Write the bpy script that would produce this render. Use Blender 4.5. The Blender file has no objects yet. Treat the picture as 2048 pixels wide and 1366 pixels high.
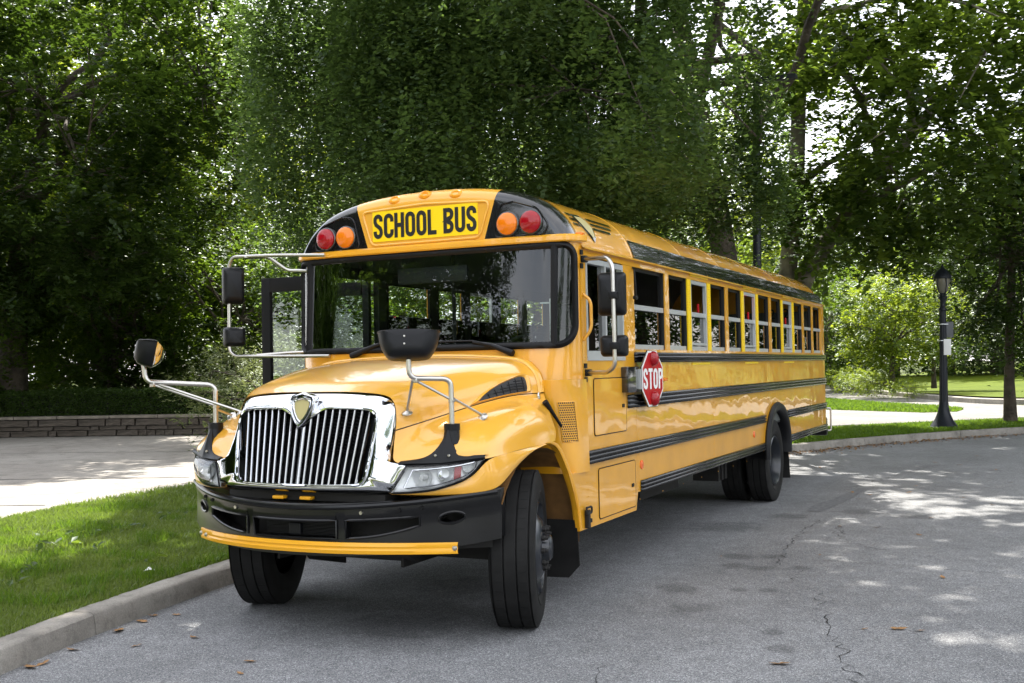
import bpy, bmesh, math, random
import numpy as np
from mathutils import Vector, Matrix

random.seed(11)
RNG = np.random.default_rng(11)
sc = bpy.context.scene
col = sc.collection
R = math.radians

# ------------------------------------------------------------------ camera
CAM = Vector((4.1914, -6.6565, 1.7062))
YAW, PITCH, ROLL, FPX = 0.4518, 0.0249, -0.0203, 2172.08
fw = Vector((-math.sin(YAW) * math.cos(PITCH), math.cos(YAW) * math.cos(PITCH), math.sin(PITCH)))
rt0 = fw.cross(Vector((0, 0, 1))).normalized()
up0 = rt0.cross(fw)
rt = rt0 * math.cos(ROLL) + up0 * math.sin(ROLL)
up = -rt0 * math.sin(ROLL) + up0 * math.cos(ROLL)
cd = bpy.data.cameras.new("camera")
cam = bpy.data.objects.new("camera", cd)
col.objects.link(cam)
cam.matrix_world = Matrix(((rt.x, up.x, -fw.x, CAM.x), (rt.y, up.y, -fw.y, CAM.y), (rt.z, up.z, -fw.z, CAM.z), (0, 0, 0, 1)))
cd.sensor_width = 36
cd.lens = FPX / 2048 * 36
cd.clip_end = 3000
cd.clip_start = 0.05
sc.camera = cam

# ------------------------------------------------------------------ sky, sun, exposure
SUN_H = Vector((-0.42, 0.91, 0)).normalized()
SUN_EL = R(52)
SUN = Vector((SUN_H.x * math.cos(SUN_EL), SUN_H.y * math.cos(SUN_EL), math.sin(SUN_EL)))
w = bpy.data.worlds.new("World")
sc.world = w
w.use_nodes = True
nt = w.node_tree
sky = nt.nodes.new("ShaderNodeTexSky")
sky.sky_type = 'NISHITA'
sky.sun_disc = False
sky.sun_elevation = SUN_EL
sky.sun_rotation = math.atan2(SUN.x, SUN.y)
sky.dust_density = 2.0
sky.air_density = 1.0
# thin bright cloud over the whole dome
wtc = nt.nodes.new("ShaderNodeTexCoord")
wmp = nt.nodes.new("ShaderNodeMapping"); wmp.inputs['Scale'].default_value = (1.2, 1.2, 3.0)
nt.links.new(wtc.outputs['Generated'], wmp.inputs[0])
wno = nt.nodes.new("ShaderNodeTexNoise"); wno.inputs['Scale'].default_value = 2.2; wno.inputs['Detail'].default_value = 7; wno.inputs['Roughness'].default_value = 0.6
nt.links.new(wmp.outputs[0], wno.inputs['Vector'])
wra = nt.nodes.new("ShaderNodeMapRange"); wra.inputs[1].default_value = 0.35; wra.inputs[2].default_value = 0.65; wra.inputs[3].default_value = 0.45; wra.inputs[4].default_value = 0.95
nt.links.new(wno.outputs[0], wra.inputs[0])
wmx = nt.nodes.new("ShaderNodeMix"); wmx.data_type = 'RGBA'
nt.links.new(wra.outputs[0], wmx.inputs[0]); nt.links.new(sky.outputs[0], wmx.inputs[6]); wmx.inputs[7].default_value = (6.3, 6.3, 6.4, 1)
nt.links.new(wmx.outputs[2], nt.nodes["Background"].inputs[0])
nt.nodes["Background"].inputs[1].default_value = 0.15
sl = bpy.data.lights.new("sun", 'SUN')
sl.energy = 4.8
sl.angle = R(0.55)
sl.color = (1.0, 0.95, 0.86)
so = bpy.data.objects.new("sun", sl)
col.objects.link(so)
so.rotation_euler = SUN.to_track_quat('Z', 'Y').to_euler()
sc.view_settings.view_transform = 'Standard'
sc.view_settings.look = 'None'
sc.view_settings.gamma = 1
sc.view_settings.use_curve_mapping = False
sc.view_settings.exposure = 1.56
cy = sc.cycles
cy.use_adaptive_sampling = True
cy.adaptive_threshold = 0.02
cy.max_bounces = 6
cy.diffuse_bounces = 2
cy.glossy_bounces = 4
cy.transmission_bounces = 4
cy.transparent_max_bounces = 12
cy.caustics_reflective = False
cy.caustics_refractive = False
cy.sample_clamp_indirect = 6
cy.use_denoising = True

# ------------------------------------------------------------------ helpers
def at(u, v, depth):
    d = fw + rt * ((u - 1024) / FPX) - up * ((v - 683) / FPX)
    return CAM + d * depth

def ground(u, v, z=0.0):
    d = fw + rt * ((u - 1024) / FPX) - up * ((v - 683) / FPX)
    return CAM + d * ((z - CAM.z) / d.z)

def tag(o, label=None, cat=None, group=None, kind=None):
    if label: o["label"] = label
    if cat: o["category"] = cat
    if group: o["group"] = group
    if kind: o["kind"] = kind
    return o

def empty(name, loc=(0, 0, 0), rz=0.0):
    o = bpy.data.objects.new(name, None)
    o.location = loc
    o.rotation_euler = (0, 0, rz)
    o.empty_display_size = 0.2
    col.objects.link(o)
    return o

def link(name, me, parent=None, loc=(0, 0, 0), rot=(0, 0, 0), scale=(1, 1, 1)):
    o = bpy.data.objects.new(name, me)
    o.location = loc
    o.rotation_euler = rot
    o.scale = scale
    col.objects.link(o)
    if parent: o.parent = parent
    return o

class MB:
    def __init__(s):
        s.v = []; s.f = []; s.m = []
    def add(s, V, F, mi=0):
        b = len(s.v)
        s.v += [tuple(p) for p in V]
        s.f += [tuple(i + b for i in f) for f in F]
        s.m += [mi] * len(F)
        return s
    def box(s, c, d, rot=None, bev=0.0, mi=0):
        if bev > 0:
            bm = bmesh.new()
            bmesh.ops.create_cube(bm, size=1)
            bmesh.ops.scale(bm, vec=d, verts=bm.verts)
            bmesh.ops.bevel(bm, geom=bm.edges[:], offset=bev, segments=2, profile=0.6, affect='EDGES')
            V = [v.co.copy() for v in bm.verts]
            bm.verts.index_update()
            F = [[v.index for v in f.verts] for f in bm.faces]
            bm.free()
        else:
            x, y, z = d[0] / 2, d[1] / 2, d[2] / 2
            V = [Vector(p) for p in ((-x, -y, -z), (x, -y, -z), (x, y, -z), (-x, y, -z), (-x, -y, z), (x, -y, z), (x, y, z), (-x, y, z))]
            F = [(0, 3, 2, 1), (4, 5, 6, 7), (0, 1, 5, 4), (1, 2, 6, 5), (2, 3, 7, 6), (3, 0, 4, 7)]
        if rot is not None:
            V = [rot @ p for p in V]
        c = Vector(c)
        return s.add([p + c for p in V], F, mi)
    def tube(s, pts, r, n=8, closed=False, cap=True, mi=0, sx=1.0):
        pts = [Vector(p) for p in pts]
        m = len(pts)
        rs = r if isinstance(r, (list, tuple)) else [r] * m
        V = []; F = []
        nrm = None
        for i in range(m):
            if closed: t = pts[(i + 1) % m] - pts[i - 1]
            else: t = pts[min(i + 1, m - 1)] - pts[max(i - 1, 0)]
            t.normalize()
            if nrm is None:
                a = Vector((0, 0, 1)) if abs(t.z) < 0.9 else Vector((1, 0, 0))
                nrm = (a - t * a.dot(t)).normalized()
            else:
                nrm = (nrm - t * nrm.dot(t)).normalized()
            b = t.cross(nrm)
            for k in range(n):
                a = 2 * math.pi * k / n
                V.append(pts[i] + nrm * (math.cos(a) * rs[i]) + b * (math.sin(a) * rs[i] * sx))
        for i in range(m if closed else m - 1):
            j = (i + 1) % m
            for k in range(n):
                k2 = (k + 1) % n
                F.append((i * n + k, i * n + k2, j * n + k2, j * n + k))
        if cap and not closed:
            F.append(tuple(range(n - 1, -1, -1)))
            F.append(tuple((m - 1) * n + k for k in range(n)))
        return s.add(V, F, mi)
    def lathe(s, prof, axis='X', n=32, c=(0, 0, 0), mi=0):
        # prof: list of (a, r): along axis, radius
        V = []; F = []
        m = len(prof)
        for a, r in prof:
            for k in range(n):
                t = 2 * math.pi * k / n
                p = (a, r * math.cos(t), r * math.sin(t))
                if axis == 'Y': p = (r * math.cos(t), a, -r * math.sin(t))
                if axis == 'Z': p = (r * math.cos(t), r * math.sin(t), a)
                V.append(Vector(p) + Vector(c))
        for i in range(m - 1):
            for k in range(n):
                k2 = (k + 1) % n
                F.append((i * n + k, i * n + k2, (i + 1) * n + k2, (i + 1) * n + k))
        return s.add(V, F, mi)
    def grid(s, rows, mi=0, close=False):
        V = []; F = []
        n = len(rows[0])
        for r in rows: V += [Vector(p) for p in r]
        for i in range(len(rows) - 1):
            for k in range(n if close else n - 1):
                k2 = (k + 1) % n
                F.append((i * n + k, i * n + k2, (i + 1) * n + k2, (i + 1) * n + k))
        return s.add(V, F, mi)
    def prism(s, pts, off, mi=0):
        # pts: ring of 3D points, extruded by vector off
        off = Vector(off)
        n = len(pts)
        V = [Vector(p) for p in pts] + [Vector(p) + off for p in pts]
        F = [tuple(range(n)), tuple(range(2 * n - 1, n - 1, -1))]
        for k in range(n):
            k2 = (k + 1) % n
            F.append((k, k + n, k2 + n, k2))
        return s.add(V, F, mi)
    def mesh(s, name, mats, smooth=None):
        me = bpy.data.meshes.new(name)
        me.from_pydata(s.v, [], s.f)
        for m in (mats if isinstance(mats, (list, tuple)) else [mats]): me.materials.append(m)
        if len(set(s.m)) > 1: me.polygons.foreach_set('material_index', s.m)
        bm = bmesh.new(); bm.from_mesh(me)
        bmesh.ops.remove_doubles(bm, verts=bm.verts, dist=1e-5)
        bmesh.ops.recalc_face_normals(bm, faces=bm.faces)
        bm.to_mesh(me); bm.free()
        if smooth is not None:
            me.shade_smooth()
            me.set_sharp_from_angle(angle=R(smooth))
        me.update()
        return me
    def build(s, name, mats, parent=None, smooth=None, loc=(0, 0, 0), rot=(0, 0, 0), scale=(1, 1, 1)):
        return link(name, s.mesh(name, mats, smooth), parent, loc, rot, scale)

def fillet(pts, r, n=6):
    pts = [Vector(p) for p in pts]
    out = [pts[0]]
    for i in range(1, len(pts) - 1):
        a, b, c = pts[i - 1], pts[i], pts[i + 1]
        rr = min(r, (a - b).length * 0.45, (c - b).length * 0.45)
        p = b + (a - b).normalized() * rr
        q = b + (c - b).normalized() * rr
        for k in range(n + 1):
            t = k / n
            out.append(p * (1 - t) ** 2 + b * 2 * t * (1 - t) + q * t * t)
    out.append(pts[-1])
    return out

def rrect(w_, h_, r, n=5):
    o = []
    for cx, cy_, a0 in ((w_ / 2 - r, h_ / 2 - r, 0), (-w_ / 2 + r, h_ / 2 - r, 90), (-w_ / 2 + r, -h_ / 2 + r, 180), (w_ / 2 - r, -h_ / 2 + r, 270)):
        for k in range(n + 1):
            a = R(a0 + 90 * k / n)
            o.append((cx + r * math.cos(a), cy_ + r * math.sin(a)))
    return o

def catmull(P, n):
    P = [Vector(p) for p in P]
    out = []
    m = len(P)
    for j in range(n + 1):
        t = j / n * (m - 1)
        i = min(int(t), m - 2)
        u = t - i
        p1, p2 = P[i], P[i + 1]
        p0 = P[i - 1] if i > 0 else p1 * 2 - p2
        p3 = P[i + 2] if i + 2 < m else p2 * 2 - p1
        out.append(0.5 * ((2 * p1) + (p2 - p0) * u + (2 * p0 - 5 * p1 + 4 * p2 - p3) * u * u + (3 * p1 - p0 - 3 * p2 + p3) * u ** 3))
    return out

# ------------------------------------------------------------------ materials
def mat(name, color, rough=0.5, metal=0.0, coat=0.0, spec=0.5, emit=None, estr=0.0, bump=None, var=None, coat_rough=0.03):
    m = bpy.data.materials.new(name)
    m.use_nodes = True
    n = m.node_tree
    b = n.nodes["Principled BSDF"]
    b.inputs['Base Color'].default_value = (*color, 1)
    b.inputs['Roughness'].default_value = rough
    b.inputs['Metallic'].default_value = metal
    b.inputs['Coat Weight'].default_value = coat
    b.inputs['Coat Roughness'].default_value = coat_rough
    b.inputs['Specular IOR Level'].default_value = spec
    if emit:
        b.inputs['Emission Color'].default_value = (*emit, 1)
        b.inputs['Emission Strength'].default_value = estr
    tc = None
    if bump or var:
        tc = n.nodes.new("ShaderNodeTexCoord")
    if var:  # (scale, amount, detail): colour variation by noise
        tx = n.nodes.new("ShaderNodeTexNoise")
        tx.inputs['Scale'].default_value = var[0]
        tx.inputs['Detail'].default_value = var[2] if len(var) > 2 else 5
        n.links.new(tc.outputs['Object'], tx.inputs['Vector'])
        mr = n.nodes.new("ShaderNodeMapRange")
        mr.inputs[1].default_value = 0.3; mr.inputs[2].default_value = 0.7
        mr.inputs[3].default_value = 1 - var[1]; mr.inputs[4].default_value = 1 + var[1]
        n.links.new(tx.outputs[0], mr.inputs[0])
        mx = n.nodes.new("ShaderNodeVectorMath"); mx.operation = 'SCALE'
        mx.inputs[0].default_value = color
        n.links.new(mr.outputs[0], mx.inputs[3])
        n.links.new(mx.outputs[0], b.inputs['Base Color'])
    if bump:  # (scale, strength, distance)
        tx = n.nodes.new("ShaderNodeTexNoise")
        tx.inputs['Scale'].default_value = bump[0]
        tx.inputs['Detail'].default_value = bump[3] if len(bump) > 3 else 2
        n.links.new(tc.outputs['Object'], tx.inputs['Vector'])
        bp = n.nodes.new("ShaderNodeBump")
        bp.inputs['Strength'].default_value = bump[1]
        bp.inputs['Distance'].default_value = bump[2]
        n.links.new(tx.outputs[0], bp.inputs['Height'])
        n.links.new(bp.outputs[0], b.inputs['Normal'])
        if coat: n.links.new(bp.outputs[0], b.inputs['Coat Normal'])
    return m

YEL = (0.78, 0.365, 0.014)
M = {}
M['paint'] = mat('bus_yellow_paint', YEL, 0.35, coat=1.0, spec=0.5, bump=(2.2, 0.5, 0.014, 1.5), coat_rough=0.02, var=(3.5, 0.08))
M['hood'] = mat('hood_paint_sky_sheen', (0.79, 0.395, 0.035), 0.32, coat=0.9, bump=(3.0, 0.12, 0.004, 1), coat_rough=0.06)  # paler than the body paint: sky sheen is put into the base colour
M['yellow_tape'] = mat('reflective_yellow_tape', (0.92, 0.62, 0.0), 0.35)
M['yellow_strip'] = mat('bumper_strip_yellow', (0.85, 0.40, 0.01), 0.4, coat=0.3)
M['sign_yellow'] = mat('sign_yellow_film', (0.95, 0.66, 0.0), 0.35)
M['black'] = mat('black_gloss_paint', (0.008, 0.008, 0.009), 0.15, coat=1.0)
M['rail'] = mat('black_rail_paint', (0.005, 0.005, 0.0055), 0.25, spec=0.3, coat=0.5, bump=(9, 0.15, 0.004))
M['blackplastic'] = mat('black_textured_plastic', (0.006, 0.0065, 0.008), 0.42, spec=0.25, bump=(180, 0.12, 0.002))
M['bumper'] = mat('black_bumper_paint', (0.004, 0.004, 0.0045), 0.3, spec=0.3, coat=0.25, var=(6, 0.4), coat_rough=0.15)
M['rubber'] = mat('tyre_rubber', (0.013, 0.0128, 0.0125), 0.75, spec=0.2, var=(7, 0.35), bump=(60, 0.1, 0.003))
M['seal'] = mat('window_seal_rubber', (0.005, 0.005, 0.006), 0.5, spec=0.25)
M['chrome'] = mat('chrome', (0.66, 0.67, 0.69), 0.05, metal=1.0, bump=(2.5, 0.1, 0.006, 1))
M['chrome_bar'] = mat('grille_bar_chrome', (0.48, 0.48, 0.49), 0.10, metal=1.0)
M['steel'] = mat('stainless_tube', (0.55, 0.53, 0.50), 0.28, metal=1.0)
M['alu'] = mat('aluminium_frame', (0.62, 0.64, 0.66), 0.4, metal=0.7)
M['rim'] = mat('dark_wheel_paint', (0.016, 0.019, 0.025), 0.3, coat=0.3, coat_rough=0.2)
M['dark'] = mat('underbody_dark', (0.012, 0.011, 0.010), 0.8)
M['well'] = mat('dusty_wheel_well', (0.20, 0.10, 0.03), 0.7, var=(5, 0.6), bump=(14, 0.3, 0.01))
M['inside'] = mat('interior_panel_grey', (0.09, 0.10, 0.095), 0.6)
M['dash'] = mat('dashboard_black', (0.015, 0.015, 0.017), 0.6)
M['seatvinyl'] = mat('seat_vinyl', (0.010, 0.014, 0.015), 0.5)
M['red_lens'] = mat('red_lens', (0.32, 0.003, 0.010), 0.2, spec=0.35, coat=0.35)
M['amber_lens'] = mat('amber_lens', (0.80, 0.20, 0.004), 0.2, spec=0.35, coat=0.35)
M['marker_lens'] = mat('marker_lens', (0.88, 0.34, 0.012), 0.25, spec=0.35, coat=0.3)
M['red_paint'] = mat('stop_red', (0.42, 0.006, 0.009), 0.45, spec=0.25)
M['white'] = mat('white_reflective', (0.80, 0.80, 0.78), 0.4)
M['ink'] = mat('black_lettering', (0.006, 0.006, 0.006), 0.45)
M['fadedink'] = mat('faded_lettering', (0.30, 0.12, 0.01), 0.5)
M['orange'] = mat('orange_reflector', (0.85, 0.13, 0.008), 0.25, coat=0.5)
M['badge'] = mat('badge_cream', (0.47, 0.41, 0.18), 0.45)
M['redglow'] = mat('lit_red_lamp', (0.6, 0.0, 0.0), 0.4, emit=(1, 0.02, 0.02), estr=3.0)
M['silver_reflector'] = mat('reflector_bowl', (0.86, 0.87, 0.88), 0.3, metal=0.3, bump=(25, 0.3, 0.01))
M['alucanopy'] = mat('radiator_dark', (0.015, 0.015, 0.016), 0.5)
M['paper'] = mat('white_panel', (0.75, 0.76, 0.75), 0.5)

def glass(name, tint, ior=1.5, rough=0.0, bump=None):
    m = bpy.data.materials.new(name); m.use_nodes = True
    n = m.node_tree
    n.nodes.remove(n.nodes["Principled BSDF"])
    t = n.nodes.new("ShaderNodeBsdfTransparent"); t.inputs[0].default_value = (*tint, 1)
    g = n.nodes.new("ShaderNodeBsdfGlossy"); g.inputs['Roughness'].default_value = rough
    g.inputs[0].default_value = (1, 1, 1, 1)
    fr = n.nodes.new("ShaderNodeFresnel"); fr.inputs[0].default_value = ior
    mx = n.nodes.new("ShaderNodeMixShader")
    n.links.new(fr.outputs[0], mx.inputs[0]); n.links.new(t.outputs[0], mx.inputs[1]); n.links.new(g.outputs[0], mx.inputs[2])
    n.links.new(mx.outputs[0], n.nodes["Material Output"].inputs[0])
    if bump:
        tc = n.nodes.new("ShaderNodeTexCoord")
        tx = n.nodes.new("ShaderNodeTexNoise"); tx.inputs['Scale'].default_value = bump[0]; tx.inputs['Detail'].default_value = 1
        bp = n.nodes.new("ShaderNodeBump"); bp.inputs['Strength'].default_value = bump[1]; bp.inputs['Distance'].default_value = 0.01
        n.links.new(tc.outputs['Object'], tx.inputs['Vector']); n.links.new(tx.outputs[0], bp.inputs['Height'])
        n.links.new(bp.outputs[0], g.inputs['Normal'])
    return m
M['ws_glass'] = glass('windshield_glass', (0.62, 0.70, 0.68), 1.6)
M['side_glass'] = glass('tinted_side_glass', (0.34, 0.37, 0.37), 1.48, bump=(1.5, 0.05))
M['lens_glass'] = glass('headlamp_lens', (0.93, 0.94, 0.94), 1.45)
M['door_glass'] = glass('door_glass', (0.88, 0.92, 0.9), 1.45)

def leafmat(name, dark, light, trans, tfac=0.42, gloss=0.045):
    m = bpy.data.materials.new(name); m.use_nodes = True
    n = m.node_tree
    n.nodes.remove(n.nodes["Principled BSDF"])
    at_ = n.nodes.new("ShaderNodeAttribute"); at_.attribute_name = "lv"
    mixc = n.nodes.new("ShaderNodeMix"); mixc.data_type = 'RGBA'
    mixc.inputs[6].default_value = (*dark, 1); mixc.inputs[7].default_value = (*light, 1)
    n.links.new(at_.outputs['Fac'], mixc.inputs[0])
    d = n.nodes.new("ShaderNodeBsdfDiffuse")
    t = n.nodes.new("ShaderNodeBsdfTranslucent"); t.inputs[0].default_value = (*trans, 1)
    tm = n.nodes.new("ShaderNodeMix"); tm.data_type = 'RGBA'
    tm.inputs[6].default_value = (trans[0] * 0.7, trans[1] * 0.75, trans[2] * 0.7, 1); tm.inputs[7].default_value = (*trans, 1)
    n.links.new(at_.outputs['Fac'], tm.inputs[0])
    n.links.new(tm.outputs[2], t.inputs[0])
    g = n.nodes.new("ShaderNodeBsdfGlossy"); g.inputs['Roughness'].default_value = 0.45
    g.inputs[0].default_value = (0.7, 0.75, 0.7, 1)
    n.links.new(mixc.outputs[2], d.inputs[0])
    m1 = n.nodes.new("ShaderNodeMixShader"); m1.inputs[0].default_value = tfac
    n.links.new(d.outputs[0], m1.inputs[1]); n.links.new(t.outputs[0], m1.inputs[2])
    fr = n.nodes.new("ShaderNodeFresnel"); fr.inputs[0].default_value = 1.35
    m2 = n.nodes.new("ShaderNodeMixShader")
    ml = n.nodes.new("ShaderNodeMath"); ml.operation = 'MULTIPLY'; ml.inputs[1].default_value = gloss * 1.5
    n.links.new(fr.outputs[0], ml.inputs[0]); n.links.new(ml.outputs[0], m2.inputs[0])
    n.links.new(m1.outputs[0], m2.inputs[1]); n.links.new(g.outputs[0], m2.inputs[2])
    n.links.new(m2.outputs[0], n.nodes["Material Output"].inputs[0])
    return m
M['leaf_ginkgo'] = leafmat('ginkgo_leaf', (0.030, 0.056, 0.022), (0.068, 0.110, 0.044), (0.18, 0.28, 0.055))
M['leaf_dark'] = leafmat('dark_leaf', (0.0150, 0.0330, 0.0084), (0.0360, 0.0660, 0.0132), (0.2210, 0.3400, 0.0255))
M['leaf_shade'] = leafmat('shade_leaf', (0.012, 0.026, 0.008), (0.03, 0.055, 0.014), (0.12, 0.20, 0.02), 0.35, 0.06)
M['leaf_plane'] = leafmat('plane_leaf', (0.026, 0.052, 0.014), (0.062, 0.105, 0.026), (0.24, 0.34, 0.035))
M['leaf_bright'] = leafmat('bright_leaf', (0.045, 0.09, 0.014), (0.09, 0.15, 0.025), (0.36, 0.44, 0.035), 0.52)
M['leaf_far'] = leafmat('far_leaf', (0.0300, 0.0600, 0.0180), (0.0600, 0.1020, 0.0300), (0.1800, 0.2640, 0.0480))
M['leaf_grey'] = leafmat('grey_green_leaf', (0.0840, 0.1120, 0.0420), (0.1820, 0.2100, 0.0910), (0.2520, 0.2940, 0.0980))
M['leaf_hedge'] = leafmat('hedge_leaf', (0.030, 0.055, 0.014), (0.065, 0.105, 0.026), (0.12, 0.22, 0.03), 0.3)
M['blade'] = leafmat('grass_blade', (0.070, 0.105, 0.022), (0.21, 0.245, 0.075), (0.30, 0.44, 0.05), 0.35, 0.08)
M['blade_sun'] = leafmat('lawn_blade', (0.0560, 0.1120, 0.0120), (0.1040, 0.1760, 0.0240), (0.2400, 0.3840, 0.0320), 0.4, 0.05)
M['bark'] = mat('brown_bark', (0.075, 0.06, 0.045), 0.9, var=(4, 0.5), bump=(16, 0.8, 0.05, 6))
M['bark_plane'] = mat('mottled_plane_bark', (0.17, 0.15, 0.115), 0.85, var=(3.5, 0.55, 2), bump=(7, 0.4, 0.03, 4))
M['metal_lamp'] = mat('blue_black_lamp_paint', (0.014, 0.017, 0.024), 0.4, spec=0.3)
M['dryleaf'] = mat('dry_leaf', (0.24, 0.13, 0.05), 0.8, var=(9, 0.5))
M['stone'] = mat('wall_stone', (0.080, 0.066, 0.053), 0.9, var=(2, 0.6), bump=(9, 0.6, 0.03, 5))
M['mortar'] = mat('wall_mortar', (0.03, 0.028, 0.025), 0.95)
M['capstone'] = mat('coping_stone', (0.20, 0.175, 0.145), 0.85, var=(4, 0.3), bump=(20, 0.4, 0.01, 5))

def nodes_mat(name):
    m = bpy.data.materials.new(name); m.use_nodes = True
    n = m.node_tree
    return m, n, n.nodes["Principled BSDF"]

def noise(n, tc, scale, detail=4, rough=0.55, out='Object'):
    t = n.nodes.new("ShaderNodeTexNoise")
    t.inputs['Scale'].default_value = scale; t.inputs['Detail'].default_value = detail; t.inputs['Roughness'].default_value = rough
    n.links.new(tc.outputs[out], t.inputs['Vector'])
    return t

def ramp(n, src, pts):
    r = n.nodes.new("ShaderNodeValToRGB")
    e = r.color_ramp.elements
    while len(e) < len(pts): e.new(0.5)
    for k, (p, c) in enumerate(pts):
        e[k].position = p
        e[k].color = (*c, 1) if isinstance(c, tuple) else (c, c, c, 1)
    n.links.new(src, r.inputs[0])
    return r

def mul(n, a, b, fac=1.0):
    x = n.nodes.new("ShaderNodeMix"); x.data_type = 'RGBA'; x.blend_type = 'MULTIPLY'
    x.inputs[0].default_value = fac
    n.links.new(a, x.inputs[6]); n.links.new(b, x.inputs[7])
    return x.outputs[2]

# asphalt: worn grey aggregate, dark oil spots
def asphalt():
    m, n, b = nodes_mat('worn_asphalt')
    tc = n.nodes.new("ShaderNodeTexCoord")
    vor = n.nodes.new("ShaderNodeTexVoronoi"); vor.inputs['Scale'].default_value = 165
    n.links.new(tc.outputs['Object'], vor.inputs['Vector'])
    sepc = n.nodes.new("ShaderNodeSeparateColor"); n.links.new(vor.outputs['Color'], sepc.inputs[0])
    agg = ramp(n, sepc.outputs[0], [(0.0, (0.085, 0.088, 0.095)), (0.45, (0.180, 0.183, 0.189)), (0.8, (0.245, 0.248, 0.254)), (1.0, (0.42, 0.42, 0.42))])
    n1 = noise(n, tc, 0.55, 5)
    big = ramp(n, n1.outputs[0], [(0.3, 0.80), (0.7, 1.12)])
    n2 = noise(n, tc, 5.0, 6, 0.7)
    mid = ramp(n, n2.outputs[0], [(0.3, 0.82), (0.7, 1.13)])
    c = mul(n, agg.outputs[0], big.outputs[0]); c = mul(n, c, mid.outputs[0])
    # oil stains at fixed places
    wob = noise(n, tc, 7, 3)
    stain = None
    spots = [(1.75, 2.9, .22), (2.0, 3.0, .16), (1.83, 2.45, .2), (2.05, 2.42, .17), (2.35, 2.55, .12), (1.65, 1.4, .24), (2.1, 1.5, .1), (2.3, 1.55, .12), (1.95, .75, .2), (1.62, 5.6, .3), (2.3, 6.2, .35), (2.75, -.1, .14), (2.6, .3, .12), (2.9, 6.0, .3), (4.6, 3.8, .18), (1.15, 4.6, .5), (.2, 1.0, .6), (0.3, -.4, .5)]
    for x, y, r in spots:
        vm = n.nodes.new("ShaderNodeVectorMath"); vm.operation = 'DISTANCE'
        n.links.new(tc.outputs['Object'], vm.inputs[0]); vm.inputs[1].default_value = (x, y, 0)
        ad = n.nodes.new("ShaderNodeMath"); ad.operation = 'MULTIPLY_ADD'
        n.links.new(wob.outputs[0], ad.inputs[0]); ad.inputs[1].default_value = r * 1.3
        n.links.new(vm.outputs['Value'], ad.inputs[2])
        mr = n.nodes.new("ShaderNodeMapRange"); mr.interpolation_type = 'SMOOTHSTEP'
        mr.inputs[1].default_value = r * 1.0; mr.inputs[2].default_value = r * 1.65
        mr.inputs[3].default_value = 0.66; mr.inputs[4].default_value = 1.0
        n.links.new(ad.outputs[0], mr.inputs[0])
        if stain is None: stain = mr.outputs[0]
        else:
            mm = n.nodes.new("ShaderNodeMath"); mm.operation = 'MINIMUM'
            n.links.new(stain, mm.inputs[0]); n.links.new(mr.outputs[0], mm.inputs[1]); stain = mm.outputs[0]
    c = mul(n, c, stain)
    n.links.new(c, b.inputs['Base Color'])
    b.inputs['Roughness'].default_value = 0.85
    b.inputs['Specular IOR Level'].default_value = 0.3
    bp = n.nodes.new("ShaderNodeBump"); bp.inputs['Strength'].default_value = 0.6; bp.inputs['Distance'].default_value = 0.004
    n.links.new(vor.outputs['Distance'], bp.inputs['Height'])
    n.links.new(bp.outputs[0], b.inputs['Normal'])
    return m
M['asphalt'] = asphalt()

def concrete(name, c0, c1, scale=1.0, bump=0.3):
    m, n, b = nodes_mat(name)
    tc = n.nodes.new("ShaderNodeTexCoord")
    a = noise(n, tc, 0.8 * scale, 6, 0.6); r = ramp(n, a.outputs[0], [(0.3, c0), (0.7, c1)])
    s = noise(n, tc, 60 * scale, 3, 0.7); rs = ramp(n, s.outputs[0], [(0.3, 0.78), (0.7, 1.12)])
    d = noise(n, tc, 6 * scale, 6, 0.7); rd = ramp(n, d.outputs[0], [(0.32, 0.7), (0.5, 1.0), (0.75, 1.08)])
    c = mul(n, r.outputs[0], rs.outputs[0]); c = mul(n, c, rd.outputs[0])
    n.links.new(c, b.inputs['Base Color'])
    b.inputs['Roughness'].default_value = 0.88
    b.inputs['Specular IOR Level'].default_value = 0.12
    bp = n.nodes.new("ShaderNodeBump"); bp.inputs['Strength'].default_value = bump; bp.inputs['Distance'].default_value = 0.006
    n.links.new(s.outputs[0], bp.inputs['Height']); n.links.new(bp.outputs[0], b.inputs['Normal'])
    return m
M['kerb'] = concrete('kerb_concrete', (0.20, 0.185, 0.165), (0.40, 0.375, 0.335), 1.5, 0.5)
M['paving'] = concrete('pale_paving', (0.25, 0.228, 0.205), (0.34, 0.318, 0.29), 0.6)
M['path'] = concrete('path_concrete', (0.19, 0.18, 0.168), (0.26, 0.25, 0.235), 0.8)
M['soil'] = concrete('turf_soil', (0.04, 0.055, 0.014), (0.09, 0.105, 0.028), 1.0)
M['lawn'] = concrete('lawn_turf', (0.060, 0.092, 0.002), (0.105, 0.140, 0.004), 0.5)
M['crack'] = mat('crack_fill', (0.02, 0.02, 0.02), 0.9)
M['patch'] = mat('tar_patch', (0.135, 0.138, 0.144), 0.9, var=(20, 0.4))

# ------------------------------------------------------------------ ground, road, kerb
KERB = [(1.6, -13), (0.6, -9.5), (-0.35, -5.8), (-.92, -3.6), (-1.25, -2.29), (-1.48, -1.37), (-1.77, .24), (-2.02, 2.5), (-2.12, 5), (-1.95, 8), (-1.35, 11), (-.05, 14.3), (1.52, 17.3), (3.8, 20.4), (7, 23.6), (12, 27), (20, 30.5), (34, 34.5), (60, 40)]
kc = [Vector((p.x, p.y)) for p in catmull([(x, y, 0) for x, y in KERB], 360)]
def kerb_normal(i):
    t = kc[min(i + 1, len(kc) - 1)] - kc[max(i - 1, 0)]
    t.normalize()
    return Vector((-t.y, t.x))   # to the verge side

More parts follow.
